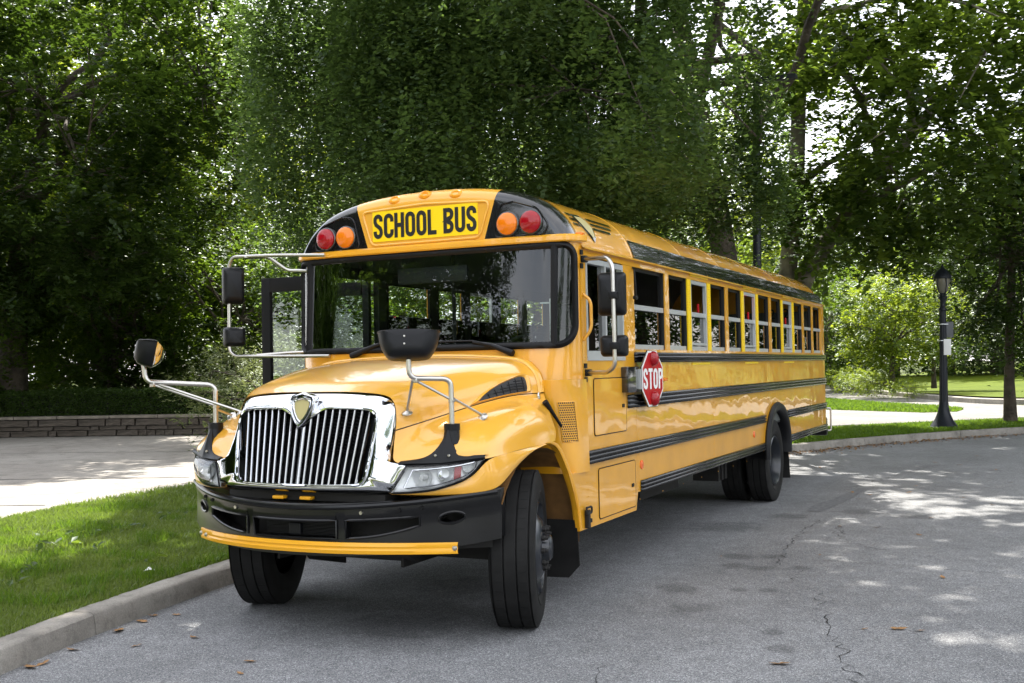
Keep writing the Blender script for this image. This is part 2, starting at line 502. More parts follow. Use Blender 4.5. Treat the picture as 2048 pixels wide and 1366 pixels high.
def sheet(name, pts, z, m, kind='structure', smooth=None):
    b = MB(); b.add([(x, y, z) for x, y in pts], [tuple(range(len(pts)))])
    o = b.build(name, m)
    return tag(o, kind=kind)

bs = MB(); bs.add([(-700, -700, -.06), (700, -700, -.06), (700, 900, -.06), (-700, 900, -.06)], [(0, 1, 2, 3)])
tag(bs.build('ground', M['lawn']), kind='structure')
roadpts = [(p.x - .02, p.y) for p in kc[::4]] + [(60, -14), (30, -17), (8, -19), (2.5, -17)]
sheet('road', roadpts, 0.0, M['asphalt'])

# verge and land on the far side of the kerb (one sheet to the horizon)
off = [kc[i] + kerb_normal(i) * 0.2 for i in range(0, len(kc), 4)]
land = [(p.x, p.y) for p in off] + [(600, 70), (600, 850), (-650, 850), (-650, -60), (-8, -40), (0, -20)]
sheet('verge', land, 0.128, M['soil'])

kerb = empty('kerb', (0, 0, 0)); tag(kerb, kind='structure')
# kerb stones between joints; the near joint stands by (-1.48,-1.36)
clen = [0.0]
for i in range(1, len(kc)): clen.append(clen[-1] + (kc[i] - kc[i - 1]).length)
ji = min(range(len(kc)), key=lambda i: (kc[i] - Vector((-1.47, -1.38))).length)
cuts = []
s0 = clen[ji]
k = s0
while k > 0: cuts.append(k); k -= 3.05
k = s0 + 3.05
while k < clen[-1]: cuts.append(k); k += 3.05
cuts = sorted(cuts)
def kpos(s):
    i = max(0, min(len(clen) - 2, int(np.searchsorted(clen, s)) - 1))
    t = (s - clen[i]) / max(1e-6, clen[i + 1] - clen[i])
    p = kc[i].lerp(kc[i + 1], t)
    return p, kerb_normal(i).lerp(kerb_normal(i + 1), t).normalized()
for a, b_ in zip(cuts[:-1], cuts[1:]):
    if a > 75: break
    mb = MB(); rows = []
    nseg = 16
    for j in range(nseg + 1):
        s = a + 0.006 + (b_ - a - 0.012) * j / nseg
        p, nn = kpos(s)
        w1 = random.uniform(-.004, .004); w2 = random.uniform(-.003, .003)
        prof = [(0.215, -0.05), (0.21, .138), (0.195, .146 + w2), (0.05, .148 + w2), (0.028 + w1, .143), (0.012 + w1, .128), (0.004, .07), (-0.004, 0.0), (-0.006, -.05)]
        rows.append([(p.x + nn.x * d, p.y + nn.y * d, z) for d, z in prof])
    mb.grid(rows)
    n_ = len(rows[0])
    mb.add(rows[0], [tuple(range(n_))]); mb.add(rows[-1], [tuple(range(n_ - 1, -1, -1))])
    mb.build('kerb_stone', M['kerb'], kerb, smooth=40)

# pale pavement at the left, up to the low wall
PAV_IN = [(-4.2, -6), (-5.0, -3.5), (-5.8, -.8), (-6.37, 1.83), (-6.65, 3.6), (-6.75, 5.34), (-6.9, 8), (-7.2, 11), (-7.6, 14), (-8.2, 17)]
PAV = [(p.x, p.y) for p in catmull([(x, y, 0) for x, y in PAV_IN], 40)]
WALL = [(-36, 6.0), (-30, 9.2), (-25, 11.8), (-20.9, 13.5), (-18, 14.6), (-15.9, 15.3), (-13.6, 15.9), (-12.4, 16.15)]
WC = catmull([(x, y, 0) for x, y in WALL], 120)
sheet('pavement', PAV + [(-12.0, 17.5)] + [(p.x, p.y) for p in reversed(WC[::6])] + [(-44, 0), (-44, -30), (-10, -30), (-2.5, -18)], 0.134, M['paving'])
# joint lines in the pavement
jp = bpy.data.objects['pavement']
for a, b_ in (((-7.6, 6.2), (-22, 1.0)), ((-6.9, 2.9), (-20, -2.0)), ((-8.6, 11.5), (-24, 6.5))):
    mb = MB(); pts = []
    for j in range(41):
        t = j / 40
        pts.append((a[0] + (b_[0] - a[0]) * t + random.uniform(-.015, .015), a[1] + (b_[1] - a[1]) * t + random.uniform(-.03, .03)))
    d = Vector((b_[0] - a[0], b_[1] - a[1])).normalized(); nn = Vector((-d.y, d.x)) * .022
    rows = [[(x - nn.x, y - nn.y, .138) for x, y in pts], [(x + nn.x, y + nn.y, .138) for x, y in pts]]
    mb.grid(rows).build('joint', M['crack'], jp)

# right-hand path, grass island, far edging and rising lawn
sheet('path', [(-9, 21.5), (-1.0, 20.6), (0.9, 22.3), (3.3, 25.0), (6.5, 27.8), (12, 31.5), (22, 36), (45, 43), (45, 47), (20, 40.5), (11, 37), (3.7, 33.3), (0.22, 39.5), (-3, 48), (-7.2, 59.5), (-12, 76), (-18, 74), (-12, 55), (-9, 40)], 0.134, M['path'])
sheet('grass_island', [(-7, 30.8), (-2.2, 30.2), (1.0, 28.0), (1.9, 28.6), (2.0, 30.2), (1.3, 32.2), (-1.0, 35.5), (-3.8, 40.5), (-6.5, 48), (-8.5, 52), (-8.5, 40)], 0.139, M['soil'])
mb = MB()
E_ = catmull([(45, 47.05, 0), (20, 40.55, 0), (11, 37.05, 0), (3.7, 33.35, 0), (0.22, 39.5, 0), (-3, 48, 0), (-7.2, 59.5, 0), (-12, 76, 0)][0:4], 30)
EDGE = [(45, 47.1), (20, 40.6), (11, 37.1), (6.5, 35.1), (3.8, 34.2), (2.2, 35.4), (0.3, 39.6), (-3, 48.1), (-7.2, 59.6), (-12, 76.1)]
EC = catmull([(x, y, 0) for x, y in EDGE], 80)
rows = []
for i, p in enumerate(EC):
    t = EC[min(i + 1, len(EC) - 1)] - EC[max(i - 1, 0)]; t.normalize(); nn = Vector((t.y, -t.x, 0))
    rows.append([(p.x + nn.x * d, p.y + nn.y * d, z) for d, z in ((-.1, .1), (-.1, .30), (.1, .32), (.22, .32), (.22, .1))])
mb.grid(rows)
tag(mb.build('path_edging', M['kerb'], smooth=40), kind='structure')
# lawn rising behind the edging
rows = []
for j in range(24):
    t = j / 23
    row = []
    for i, p in enumerate(EC[::2]):
        tt = EC[min(2 * i + 1, len(EC) - 1)] - EC[max(2 * i - 1, 0)]; tt.normalize()
        q = p + Vector((6 * t, 1, 0)) * (70 * t)
        q = Vector((p.x + 30 * t + .2, p.y + 80 * t + .15, 0))
        row.append((q.x, q.y, .26 + 2.6 * t ** 1.15 + .12 * math.sin(q.x * .3 + q.y * .21)))
    rows.append(row)
lawn = MB().grid(rows).build('lawn', M['lawn'], smooth=60); tag(lawn, kind='structure')

# cracks and patch on the road
road = bpy.data.objects['road']
def crack(px, w_, amp=.03, step=0.06):
    pts = [ground(u, v, 0.004) for u, v in px]
    path = []
    for a, b_ in zip(pts[:-1], pts[1:]):
        n_ = max(2, int((b_ - a).length / step))
        for j in range(n_): path.append(a.lerp(b_, j / n_))
    path.append(pts[-1])
    L = []; Rr = []
    for i, p in enumerate(path):
        t = (path[min(i + 1, len(path) - 1)] - path[max(i - 1, 0)]).normalized()
        nn = Vector((-t.y, t.x, 0)); q = p + nn * random.gauss(0, amp * .5)
        ww = w_ * random.uniform(.2, .95)
        L.append((q.x - nn.x * ww, q.y - nn.y * ww, .004)); Rr.append((q.x + nn.x * ww, q.y + nn.y * ww, .004))
    MB().grid([L, Rr]).build('crack', M['crack'], road)
crack([(1632, 1185), (1640, 1210), (1655, 1235), (1668, 1275), (1680, 1300), (1683, 1335), (1708, 1345), (1714, 1366)], .006, .05)
crack([(1650, 1120), (1720, 1125), (1800, 1130), (1900, 1138), (2048, 1152)], .0045, .03)
crack([(1560, 1130), (1565, 1105), (1580, 1085), (1610, 1060), (1640, 1040)], .007, .05)
crack([(1560, 1165), (1585, 1160), (1605, 1140)], .006, .06)
crack([(1190, 1366), (1193, 1336), (1240, 1328)], .005, .03)
crack([(1590, 925), (1700, 950), (1800, 975), (1960, 985)], .006, .05)
crack([(1670, 1055), (1690, 1068), (1680, 1050), (1668, 1066), (1700, 1085), (1770, 1100)], .005, .04)
crack([(1700, 975), (1850, 935), (2048, 905)], .006, .05)
pp = [ground(u, v, 0.004) for u, v in ((1612, 1022), (1640, 1024), (1700, 998), (1732, 978), (1720, 976), (1660, 1000), (1630, 1008))]
MB().add([(p.x, p.y, .005) for p in pp], [tuple(range(len(pp)))]).build('tar_patch', M['patch'], road)

# ------------------------------------------------------------------ the bus
bus = empty('school_bus', (0, 0, 0))
tag(bus, 'long yellow school bus with its door open, parked along the kerb', 'bus')
XS = 1.22
def part(mb, name, m, smooth=None, parent=None, **k):
    return mb.build(name, m, parent or bus, smooth, **k)
def mirror(o, parent=None):
    c = o.copy(); col.objects.link(c); c.parent = parent or o.parent
    c.scale = (-o.scale.x, o.scale.y, o.scale.z)
    c.location = (-o.location.x, o.location.y, o.location.z)
    return c

# --- roof profile (half), from the gutter to the crown
RP = [(1.222, 2.555), (1.190, 2.66), (1.148, 2.745), (1.09, 2.822), (1.018, 2.888), (.93, 2.946), (.81, 2.996), (.65, 3.038), (.45, 3.068), (.22, 3.085), (0, 3.09)]
RPs = [(p.x, p.z) for p in catmull([(x, 0, z) for x, z in RP], 40)]
def ring(inset=0.0, drop=0.0, y=0.0):
    pts = []
    for x, z in RPs:
        zz = 2.555 + (z - 2.555) * (1 - inset * 1.2) - drop * ((z - 2.555) / .535)
        pts.append((x * (1 - inset), y, zz))
    return pts + [(-x, y_, z) for x, y_, z in reversed(pts[:-1])]
ys = [.62] + [.62 + (10.08 - .62) * i / 20 for i in range(1, 21)]
rows = [ring(0, 0, y) for y in ys]
for y, d, ins in ((10.2, .015, 0), (10.3, .05, .005), (10.38, .12, .012), (10.43, .22, .02), (10.45, .36, .03)):
    rows.append(ring(ins, d, y))
part(MB().grid(rows), 'roof', M['paint'], 40)
# ceiling lining inside
part(MB().grid([[(x * .965, y, 2.54 + (z - 2.54) * .93) for x, _, z in ring(0, 0, 0)] for y in (.7, 4, 8, 10.35)]), 'ceiling_lining', M['inside'], 60)
# roof bows (raised seams)
for i, y in enumerate([1.78] + [2.646 + .688 * k for k in range(0, 11, 1)]):
    a = [(x * 1.0005, y - .018, z + .002) for x, _, z in ring(0, 0, 0)]
    b_ = [(x * 1.0005, y + .018, z + .002) for x, _, z in ring(0, 0, 0)]
    if i % 2 == 0:
        part(MB().grid([[(x * .998, y - .026, z - .002) for x, _, z in ring()], a, b_, [(x * .998, y + .026, z - .002) for x, _, z in ring()]]), 'roof_bow', M['paint'], 40)
# roof hatch humps
for y in (1.9, 6.0):
    mb = MB(); mb.box((.0, y, 3.105), (.6, .6, .08), bev=.03)
    part(mb, 'roof_hatch', M['paper'], 40)

# --- side walls
def side_panels(sgn):
    x = XS * sgn
    th = -.03 * sgn
    arch = []
    for k in range(25):
        a = math.pi - math.pi * k / 24
        arch.append((6.96 + .63 * math.cos(a), .66 + .53 * math.sin(a)))
    polys = []
    if sgn > 0:
        polys.append([(.62, 1.775), (.62, .96), (.335, .96), (.42, .82), (.475, .696), (.505, .54), (1.712, .54), (1.758, .68), (1.764, .68), (1.764, 1.775)])
    else:
        polys.append([(.62, 1.775), (.62, .96), (.335, .96), (.42, .82), (.475, .696), (.505, .42), (.78, .42), (.78, 1.775)])
        polys.append([(1.64, .42), (1.712, .42), (1.758, .68), (1.764, .68), (1.764, 1.775), (1.64, 1.775)])
    polys.append([(1.768, .68), (4.08, .68), (4.08, 1.842), (1.768, 1.842)])
    polys.append([(4.084, .68), (6.33, .68)] + arch[:7] + [(arch[6][0], 1.842), (4.084, 1.842)])
    polys.append([(arch[6][0] + .004, 1.842)] + [(q[0] + (.004 if i == 0 else 0), q[1]) for i, q in enumerate(arch[6:])][:1] + arch[7:] + [(7.59, .68), (8.1, .68), (8.1, 1.842)])
    polys.append([(8.104, .68), (10.44, .68), (10.44, 1.842), (8.104, 1.842)])
    for pl in polys:
        part(MB().prism([(x, y, z) for y, z in pl], (th, 0, 0)), 'side_panel', M['paint'])
    # window band: header, posts
    xi = x - .025 * sgn
    y0 = .62 if sgn > 0 else .62
    mb = MB(); mb.box((xi, (.62 + 10.44) / 2, 2.545), (.05, 9.82, .05)); part(mb, 'window_header', M['paint'])
    if sgn > 0:
        mb = MB(); mb.box((xi, .668, 2.147), (.05, .096, .742)); part(mb, 'window_post', M['paint'])
        mb = MB(); mb.box((xi, 1.64, 2.147), (.05, .262, .742)); part(mb, 'window_post', M['paint'])
    else:
        mb = MB(); mb.box((xi, .70, 2.147), (.05, .16, .742)); part(mb, 'door_post', M['seal'])
        mb = MB(); mb.box((xi, 1.70, 2.147), (.05, .12, .742)); part(mb, 'door_post', M['seal'])
    post = MB().box((.019, 0, 0), (.012, .115, .678)).mesh('window_post', M['paint'])
    postt = MB().box((.019, 0, 0), (.012, .115, .678)).mesh('window_post', M['yellow_tape'])
    for k in range(11):
        o = link('window_post', postt if k in (1, 2, 4, 5, 7, 8) and sgn > 0 else post, bus, (xi, 2.646 + .688 * k, 2.181), (0, 0, 0 if sgn > 0 else math.pi))
    ln_ = MB().box((.013 * sgn, 0, 0), (.044, .118, .674)).mesh('post_liner', M['seatvinyl'])
    for k in range(11): link('post_liner', ln_, bus, (xi - .022 * sgn, 2.646 + .688 * k, 2.181))
    mb = MB(); mb.box((xi - .031 * sgn, (1.64 if sgn > 0 else 1.70), 2.147), (.006, .27 if sgn > 0 else .13, .75)); part(mb, 'post_liner', M['seatvinyl'])
    mb = MB(); mb.box((xi - .034 * sgn, 5.5, 2.56), (.006, 9.7, .10)); part(mb, 'header_liner', M['seatvinyl'])
    mb = MB(); mb.box((xi - .031 * sgn, .68, 2.147), (.006, .13, .75)); part(mb, 'post_liner', M['seatvinyl'])
    mb = MB(); mb.box((xi, 10.34, 2.181), (.05, .2, .678)); part(mb, 'window_post', M['paint'])
side_panels(1); side_panels(-1)

# --- windows: frame, panes
def win_mesh(wid, hgt, emergency):
    # local: y along the bus, z up, outer face at x=0
    f = MB()
    t = .028
    f.box((-.035, 0, -hgt / 2 + .02), (.03, wid, .04))
    mr_ = MB().box((-.03, 0, .01), (.03, wid - .002, .042)).mesh('meeting_rail', M['alu'])
    s = MB()
    if emergency:
        for sg in (-1, 1): f.box((-.022, sg * (wid / 2 - .018), 0), (.03, .036, hgt - .004))
        f.box((-.022, 0, hgt / 2 - .02), (.032, wid - .075, .036))
        f.box((-.016, 0, -hgt / 2 + .062), (.03, wid - .075, .022))
    else:
        for sg in (-1, 1): s.box((-.045, sg * (wid / 2 - .014), 0), (.022, .026, hgt - .006))
        s.box((-.045, 0, hgt / 2 - .014), (.022, wid - .06, .024))
    p = MB(); p.box((-.042, 0, -hgt / 4), (.006, wid - .03, hgt / 2 - .03))
    p2 = MB(); p2.box((-.058, 0, -hgt / 4 + .05), (.006, wid - .03, hgt / 2 - .05))
    return mr_, f.mesh('window', M['alu']), (s.mesh('sash', M['seal']) if s.v else None), p.mesh('pane', M['side_glass']), p2.mesh('pane', M['side_glass'])
wins = [(1.784, 2.584)] + [(2.646 + .688 * k + .062, 2.646 + .688 * (k + 1) - .062) for k in range(10)] + [(2.646 + 6.88 + .062, 10.235)]
cache = {}
for i, (a, b_) in enumerate(wins):
    em = i in (2, 5, 8)
    key = (round(b_ - a, 3), em)
    if key not in cache: cache[key] = win_mesh(b_ - a, .676, em)
    mr_, f, s, p, p2 = cache[key]
    for sg in (1, -1):
        o = link('window', f, bus, (XS * sg, (a + b_) / 2, 2.182), (0, 0, 0 if sg > 0 else math.pi))
        if s: link('sash', s, o)
        link('meeting_rail', mr_, o)
        link('pane', p, o)
        link('pane', p2, o)
    if em:  # reflective tape above and below the emergency windows
        part(MB().box((XS + .006, (a + b_) / 2 - .02, 2.563), (.006, .62, .022)), 'reflective_tape', M['yellow_tape'])
        part(MB().box((XS + .004, (a + b_) / 2, 1.717), (.004, .62, .02)), 'reflective_tape', M['yellow_tape'])
# driver's window
mb = MB()
for (yy, zz, dy, dz) in ((1.115, 1.80, .79, .05), (1.115, 2.49, .79, .04), (.735, 2.145, .03, .65), (1.495, 2.145, .035, .65), (1.12, 2.145, .03, .65)):
    mb.box((XS - .02, yy, zz), (.045, dy, dz))
dw = part(mb, 'driver_window', M['alu'])
mb = MB(); mb.box((XS - .03, .925, 2.147), (.006, .36, .64)); part(mb, 'pane', M['side_glass'], parent=dw)
mb = MB(); mb.box((XS - .045, 1.20, 2.147), (.006, .3, .64)); part(mb, 'pane', M['side_glass'], parent=dw)
mb = MB(); mb.box((XS - .008, 1.12, 1.768), (.03, .8, .03)); part(mb, 'window_sill', M['alu'], parent=dw)

# --- gutter and black roof-edge panels
for sg in (1, -1):
    mb = MB()
    pr = [(1.222, 2.572), (1.25, 2.566), (1.252, 2.578), (1.222, 2.592)]
    mb.grid([[(x * sg, y, z) for x, z in pr] for y in (.64, 10.42)]); part(mb, 'gutter', M['paint'])
edges = [1.80, 2.62, 4.0, 5.35, 6.7, 8.1, 9.3, 10.4]
bandp = [(x, z) for x, z in RPs if 2.60 < z < 2.745]
for a, b_ in zip(edges[:-1], edges[1:]):
    mb = MB(); rows = []
    for y in (a + .004, b_ - .004):
        rows.append([(x + .006, y, z + .001) for x, z in [(1.2115, 2.592)] + bandp])
    mb.grid(rows)
    o = part(mb, 'roof_edge_panel', M['black'], 40); mirror(o)

# --- rub rails
def rail(a, b_, z, h, name='rub_rail'):
    n_ = 3
    pr = [(0, -h / 2), (.012, -h / 2 + .004)]
    for i in range(n_):
        c = -h / 2 + h * (i + .5) / n_; q = h / n_ * .5
        pr += [(.014, c - q * .95), (.028, c - q * .62), (.03, c), (.028, c + q * .62), (.014, c + q * .95)]
    pr += [(.012, h / 2 - .004), (0, h / 2)]
    rows = [[(XS + .001 + d * (0.15 if e else 1), y, z + zz * (.96 if e else 1)) for d, zz in pr] for y, e in ((a, 1), (a + .025, 0), (b_ - .025, 0), (b_, 1))]
    o = part(MB().grid(rows), name, M['rail'], 50)
    mirror(o)
rail(1.735, 10.43, 1.778, .085)
rail(1.55, 10.43, 1.424, .108)
rail(.65, 6.32, 1.048, .098); rail(7.62, 10.43, 1.048, .098)
rail(1.82, 6.30, .722, .092); rail(7.64, 10.43, .722, .092)
# rail fixing studs and rivets: one joined part
rv = MB()
def rivet(p, n_, r=.006):
    n_ = Vector(n_); a = n_.orthogonal().normalized(); b_ = n_.cross(a)
    V = [Vector(p) + (a * math.cos(t) + b_ * math.sin(t)) * r for t in (0, 1.257, 2.513, 3.77, 5.027)] + [Vector(p) + n_ * r * .7]
    rv.add(V, [(0, 1, 5), (1, 2, 5), (2, 3, 5), (3, 4, 5), (4, 0, 5)])
for y in np.arange(.70, 10.4, .026): rivet((XS + .005, y, 2.607), (1, 0, 0), .0045) if y < 1.8 else rivet((XS + .003, y, 2.547), (1, 0, 0), .004)
for ysx, z0, z1 in ((.655, .56, 1.76), (.685, .56, 1.76), (1.735, .7, 1.75), (1.80, .7, 1.75), (4.05, .7, 1.82), (4.11, .7, 1.82), (6.06, .7, 1.3), (6.2, 1.25, 1.82), (8.07, .72, 1.82), (8.14, .72, 1.82), (10.40, .72, 2.5), (.655, 1.80, 2.5), (1.60, 1.80, 2.5), (1.72, 1.8, 2.5)):
    for z in np.arange(z0, z1, .052): rivet((XS + .001, ysx, z), (1, 0, 0), .006)
for k in range(11):
    for z in np.arange(1.9, 2.5, .08): rivet((XS + .001, 2.646 + .688 * k, z), (1, 0, 0), .005)
for zz, a, b_ in ((1.846, 1.8, 10.4), (1.778 - .05, 1.8, 10.4), (1.424 + .06, 1.6, 10.4), (1.424 - .06, 1.6, 10.4), (1.048 + .055, .7, 6.2), (1.048 - .055, .7, 6.2), (1.048 - .055, 7.7, 10.4)):
    for y in np.arange(a, b_, .10): rivet((XS + .002, y, zz), (1, 0, 0), .005)
for z in (.60, .75, .90):
    for y in (1.8, 2.4, 3.0, 3.6, 4.2, 4.8, 5.4): rivet((XS + .001, y, z + .02), (1, 0, 0), .006)
for y in np.arange(.64, 9.9, .09):
    for x, z in ((1.198, 2.68), (.9, 2.972)): pass
tag(part(rv, 'rivets', M['paint'], 60), kind='stuff')

# --- access hatches on the driver's side
def hatch(y0, y1, z0, z1, name, slope=0.0):
    mb = MB(); pts = [(XS + .006, y0 + (y1 - y0) / 2 + a, (z0 + z1) / 2 + b_) for a, b_ in rrect(y1 - y0, z1 - z0, .02)]
    mb.prism(pts, (-.006, 0, 0)); o = part(mb, name, M['paint'])
    mb = MB(); ring_ = [(XS + .0035, y0 + (y1 - y0) / 2 + a, (z0 + z1) / 2 + b_) for a, b_ in rrect(y1 - y0 + .008, z1 - z0 + .008, .022)]
    mb.tube(ring_, .0035, 4, closed=True); part(mb, 'seam', M['seal'], parent=o)
    mb = MB(); mb.box((XS + .008, y1 - .07, (z0 + z1) / 2 - .01 + .0), (.008, .05, .028), bev=.003); part(mb, 'latch', M['seal'], parent=o)
    return o
hatch(.83, 1.51, 1.20, 1.615, 'access_hatch')
hatch(.89, 1.69, .58, .945, 'access_hatch')
# orange reflectors
for y in (1.86, 5.77):
    mb = MB(); mb.lathe([(0, .038), (.006, .036), (.009, .02), (.009, 0.0001)], 'X', 20, (XS + .001, y, .895)); o = part(mb, 'reflector', M['orange'], 40)
# tow hook / hold-down bracket
mb = MB(); mb.tube(fillet([(XS + .03, .57, .70), (XS + .03, .67, .70), (XS + .03, .67, .655), (XS + .03, .57, .655), (XS + .03, .57, .70)], .02), .008, 8)
mb.box((XS + .018, .62, .615), (.03, .045, .13), bev=.005); mb.box((XS + .02, .655, .60), (.03, .03, .03), bev=.005)
part(mb, 'tow_hook', M['dark'], 40)

# --- rear wheel arch trim
for sg in (1, -1):
    mb = MB(); rows = []
    for k in range(33):
        a = math.pi * 1.0 - math.pi * k / 32
        c, s_ = math.cos(a), math.sin(a)
        row = []
        for rr, xx in ((.02, -.01), (.035, .02), (.015, .055), (-.03, .06), (-.065, .045), (-.085, .0), (-.085, -.2)):
            row.append(((XS + xx) * sg, 6.96 + (.63 + rr) * c, .66 + (.53 + rr) * s_))
        rows.append(row)
    for zz in (.56, ): 
        rows = [[(x, y, zz) for x, y, z in rows[0]]] + rows + [[(x, y, zz) for x, y, z in rows[-1]]]
    mb.grid(rows); part(mb, 'wheel_arch', M['blackplastic'], 50)

# --- rear end
rp = [(x, 10.44, z) for x, z in ((1.21, .70), (1.21, 2.55), (1.15, 2.66), (.9, 2.74), (.4, 2.79), (-.4, 2.79), (-.9, 2.74), (-1.15, 2.66), (-1.21, 2.55), (-1.21, .70))]
part(MB().prism(rp, (0, .02, 0)), 'rear_wall', M['paint'])
mb = MB(); mb.box((0, 10.437, 2.1), (2.2, .004, .8)); part(mb, 'rear_lining', M['inside'])
mb = MB(); mb.box((0, 10.53, .72), (2.44, .1, .28), bev=.03); part(mb, 'rear_bumper', M['bumper'], 40)
mb = MB(); mb.tube(fillet([(1.235, 10.46, 1.0), (1.28, 10.50, 1.0), (1.28, 10.50, .66), (1.235, 10.46, .66)], .03), .014, 8); part(mb, 'grab_rail', M['steel'], 50)

# --- front: windshield, pillars, brow, cowl
PL = [(0, .40), (.5, .405), (.85, .415), (1.00, .438), (1.09, .475), (1.155, .52), (1.195, .575), (1.215, .625), (1.222, .66)]
pc = catmull([(x, y, 0) for x, y in PL], 200)
pl_len = [0.0]
for i in range(1, len(pc)): pl_len.append(pl_len[-1] + (pc[i] - pc[i - 1]).length)
LT = pl_len[-1]
def FP(s, z, out=0.0):
    a = min(abs(s), LT); i = min(len(pc) - 2, max(0, int(np.searchsorted(pl_len, a)) - 1))
    t = (a - pl_len[i]) / max(1e-9, pl_len[i + 1] - pl_len[i])
    p = pc[i].lerp(pc[i + 1], t)
    tg = (pc[min(i + 2, len(pc) - 1)] - pc[max(i - 1, 0)]).normalized()
    n_ = Vector((tg.y, -tg.x, 0))
    wgt = max(0, min(1, (1.22 - p.x) / .25))
    y = p.y + (z - 1.85) * .10 * wgt
    q = Vector((p.x, y, z)) + n_ * out
    if s < 0: q.x = -q.x
    return q
SE = LT - .095
def zlo(s):
    r = .15; d = SE - abs(s)
    return 1.868 + (r - math.sqrt(max(0, r * r - (r - d) ** 2)) if d < r else 0)
def zhi(s):
    r = .10; d = SE - abs(s)
    return 2.592 - (r - math.sqrt(max(0, r * r - (r - d) ** 2)) if d < r else 0)
ss = [SE * t for t in np.linspace(-1, 1, 121)]
ss = sorted(set([-SE + .15 * (1 - math.cos(a)) for a in np.linspace(0, math.pi / 2, 14)] + [s for s in ss if abs(s) < SE - .15] + [SE - .15 * (1 - math.cos(a)) for a in np.linspace(0, math.pi / 2, 14)]))
# yellow surround: below, above, at the sides
mb = MB()
mb.grid([[FP(s, 1.79) for s in ss], [FP(s, zlo(s)) for s in ss]])
mb.grid([[FP(s, zhi(s)) for s in ss], [FP(s, 2.66) for s in ss]])
for sg in (-1, 1):
    q = [sg * (SE + (LT - SE) * t) for t in (0, .25, .5, .75, 1)]
    mb.grid([[FP(s, z) for s in q] for z in (1.79, 1.868 + .15, 2.2, 2.592 - .10, 2.66)])
    zz = [1.79 + (2.66 - 1.79) * t for t in (0, 1)]
part(mb, 'windshield_surround', M['paint'], 40)
outl = [(s, zlo(s)) for s in ss] + [(s, zhi(s)) for s in reversed(ss)]
mb = MB(); mb.tube([FP(s, z, .004) for s, z in outl], .026, 6, closed=True); wsf = part(mb, 'windshield', M['seal'], 60)
def glasspane(s0, s1, name='pane'):
    q = [s for s in ss if s0 < s < s1]
    q = [s0] + q + [s1]
    mb = MB(); mb.grid([[FP(s, zlo(s) + .003 + (zhi(s) - zlo(s) - .006) * t) for s in q] for t in (0, .25, .5, .75, 1)])
    part(mb, name, M['ws_glass'], 60, parent=wsf)
SM = 1.075
glasspane(-SM + .01, SM - .01); glasspane(SM + .01, SE - .004); glasspane(-SE + .004, -SM - .01)
for sg in (-1, 1):
    mb = MB(); mb.tube([FP(sg * SM, zlo(SM) - .01, .004), FP(sg * SM, 2.2, .004), FP(sg * SM, 2.6, .004)], .028, 6); part(mb, 'mullion', M['seal'], 50, parent=wsf)
# brow below the cap
sq = [LT * t for t in np.linspace(-1, 1, 91)]
mb = MB()
mb.grid([[FP(s, z, o) for s in sq] for o, z in ((.0, 2.612), (.035, 2.612), (.045, 2.622), (.045, 2.652), (.03, 2.666), (-.03, 2.668))])
part(mb, 'brow', M['paint'], 40)
rb = MB(); rv = rb
for s in np.arange(-LT + .03, LT, .045):
    p = FP(s, 2.637, .046); n_ = (FP(s, 2.637, .1) - p).normalized(); rivet(p, n_, .005)
for s in np.arange(-1.2, 1.3, .085):
    p = FP(s, 1.835, .001); n_ = (FP(s, 1.835, .1) - p).normalized(); rivet(p, n_, .005)
tag(part(rb, 'rivets', M['paint'], 60), kind='stuff')

# --- roof cap: yellow centre, black lamp panels
def cap_bm():
    bm = bmesh.new()
    rings = []
    for ins, y in ((0.0, .66), (0.0, .60), (.012, .55), (.035, .515), (.065, .497), (.11, .49)):
        r_ = []
        for x, z in RPs:
            cx, cz = x, max(z, 2.655)
            zz = 2.655 + (cz - 2.655) * (1 - ins * 2.0)
            r_.append((cx * (1 - ins * .8), y, zz))
        r_ = r_ + [(-x, y_, z) for x, y_, z in reversed(r_[:-1])]
        rings.append([bm.verts.new(p) for p in r_])
    for a, b_ in zip(rings[:-1], rings[1:]):
        for i in range(len(a) - 1):
            try: bm.faces.new((a[i], a[i + 1], b_[i + 1], b_[i]))
            except ValueError: pass
    last = rings[-1]
    n_ = len(last)
    # strips across the face
    for i in range(n_ // 2):
        vs = [last[i], last[i + 1], last[n_ - 2 - i], last[n_ - 1 - i]]
        vs2 = []
        for v in vs:
            if v not in vs2: vs2.append(v)
        if len(vs2) > 2:
            try: bm.faces.new(vs2)
            except ValueError: pass
    bmesh.ops.remove_doubles(bm, verts=bm.verts, dist=1e-5)
    return bm
def cut(bm, planes, name, m):
    for co, no in planes:
        g = bm.verts[:] + bm.edges[:] + bm.faces[:]
        bmesh.ops.bisect_plane(bm, geom=g, plane_co=co, plane_no=no, clear_outer=True, dist=1e-6)
    bmesh.ops.recalc_face_normals(bm, faces=bm.faces)
    me = bpy.data.meshes.new(name); bm.to_mesh(me); bm.free()
    me.materials.append(m); me.shade_smooth(); me.set_sharp_from_angle(angle=R(35))
    return link(name, me, bus)
pr_ = Vector((.507, .49, 2.645)); q_ = Vector((.625, .49, 3.03)); dd = (q_ - pr_).normalized(); nR = Vector((dd.z, 0, -dd.x))
nL = Vector((-nR.x, 0, nR.z)); pL_ = Vector((-pr_.x, pr_.y, pr_.z))
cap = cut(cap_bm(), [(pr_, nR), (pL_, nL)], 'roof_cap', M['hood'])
lampR = cut(cap_bm(), [(pr_, -nR)], 'lamp_panel', M['black'])
lampL = cut(cap_bm(), [(pL_, -nL)], 'lamp_panel', M['black'])
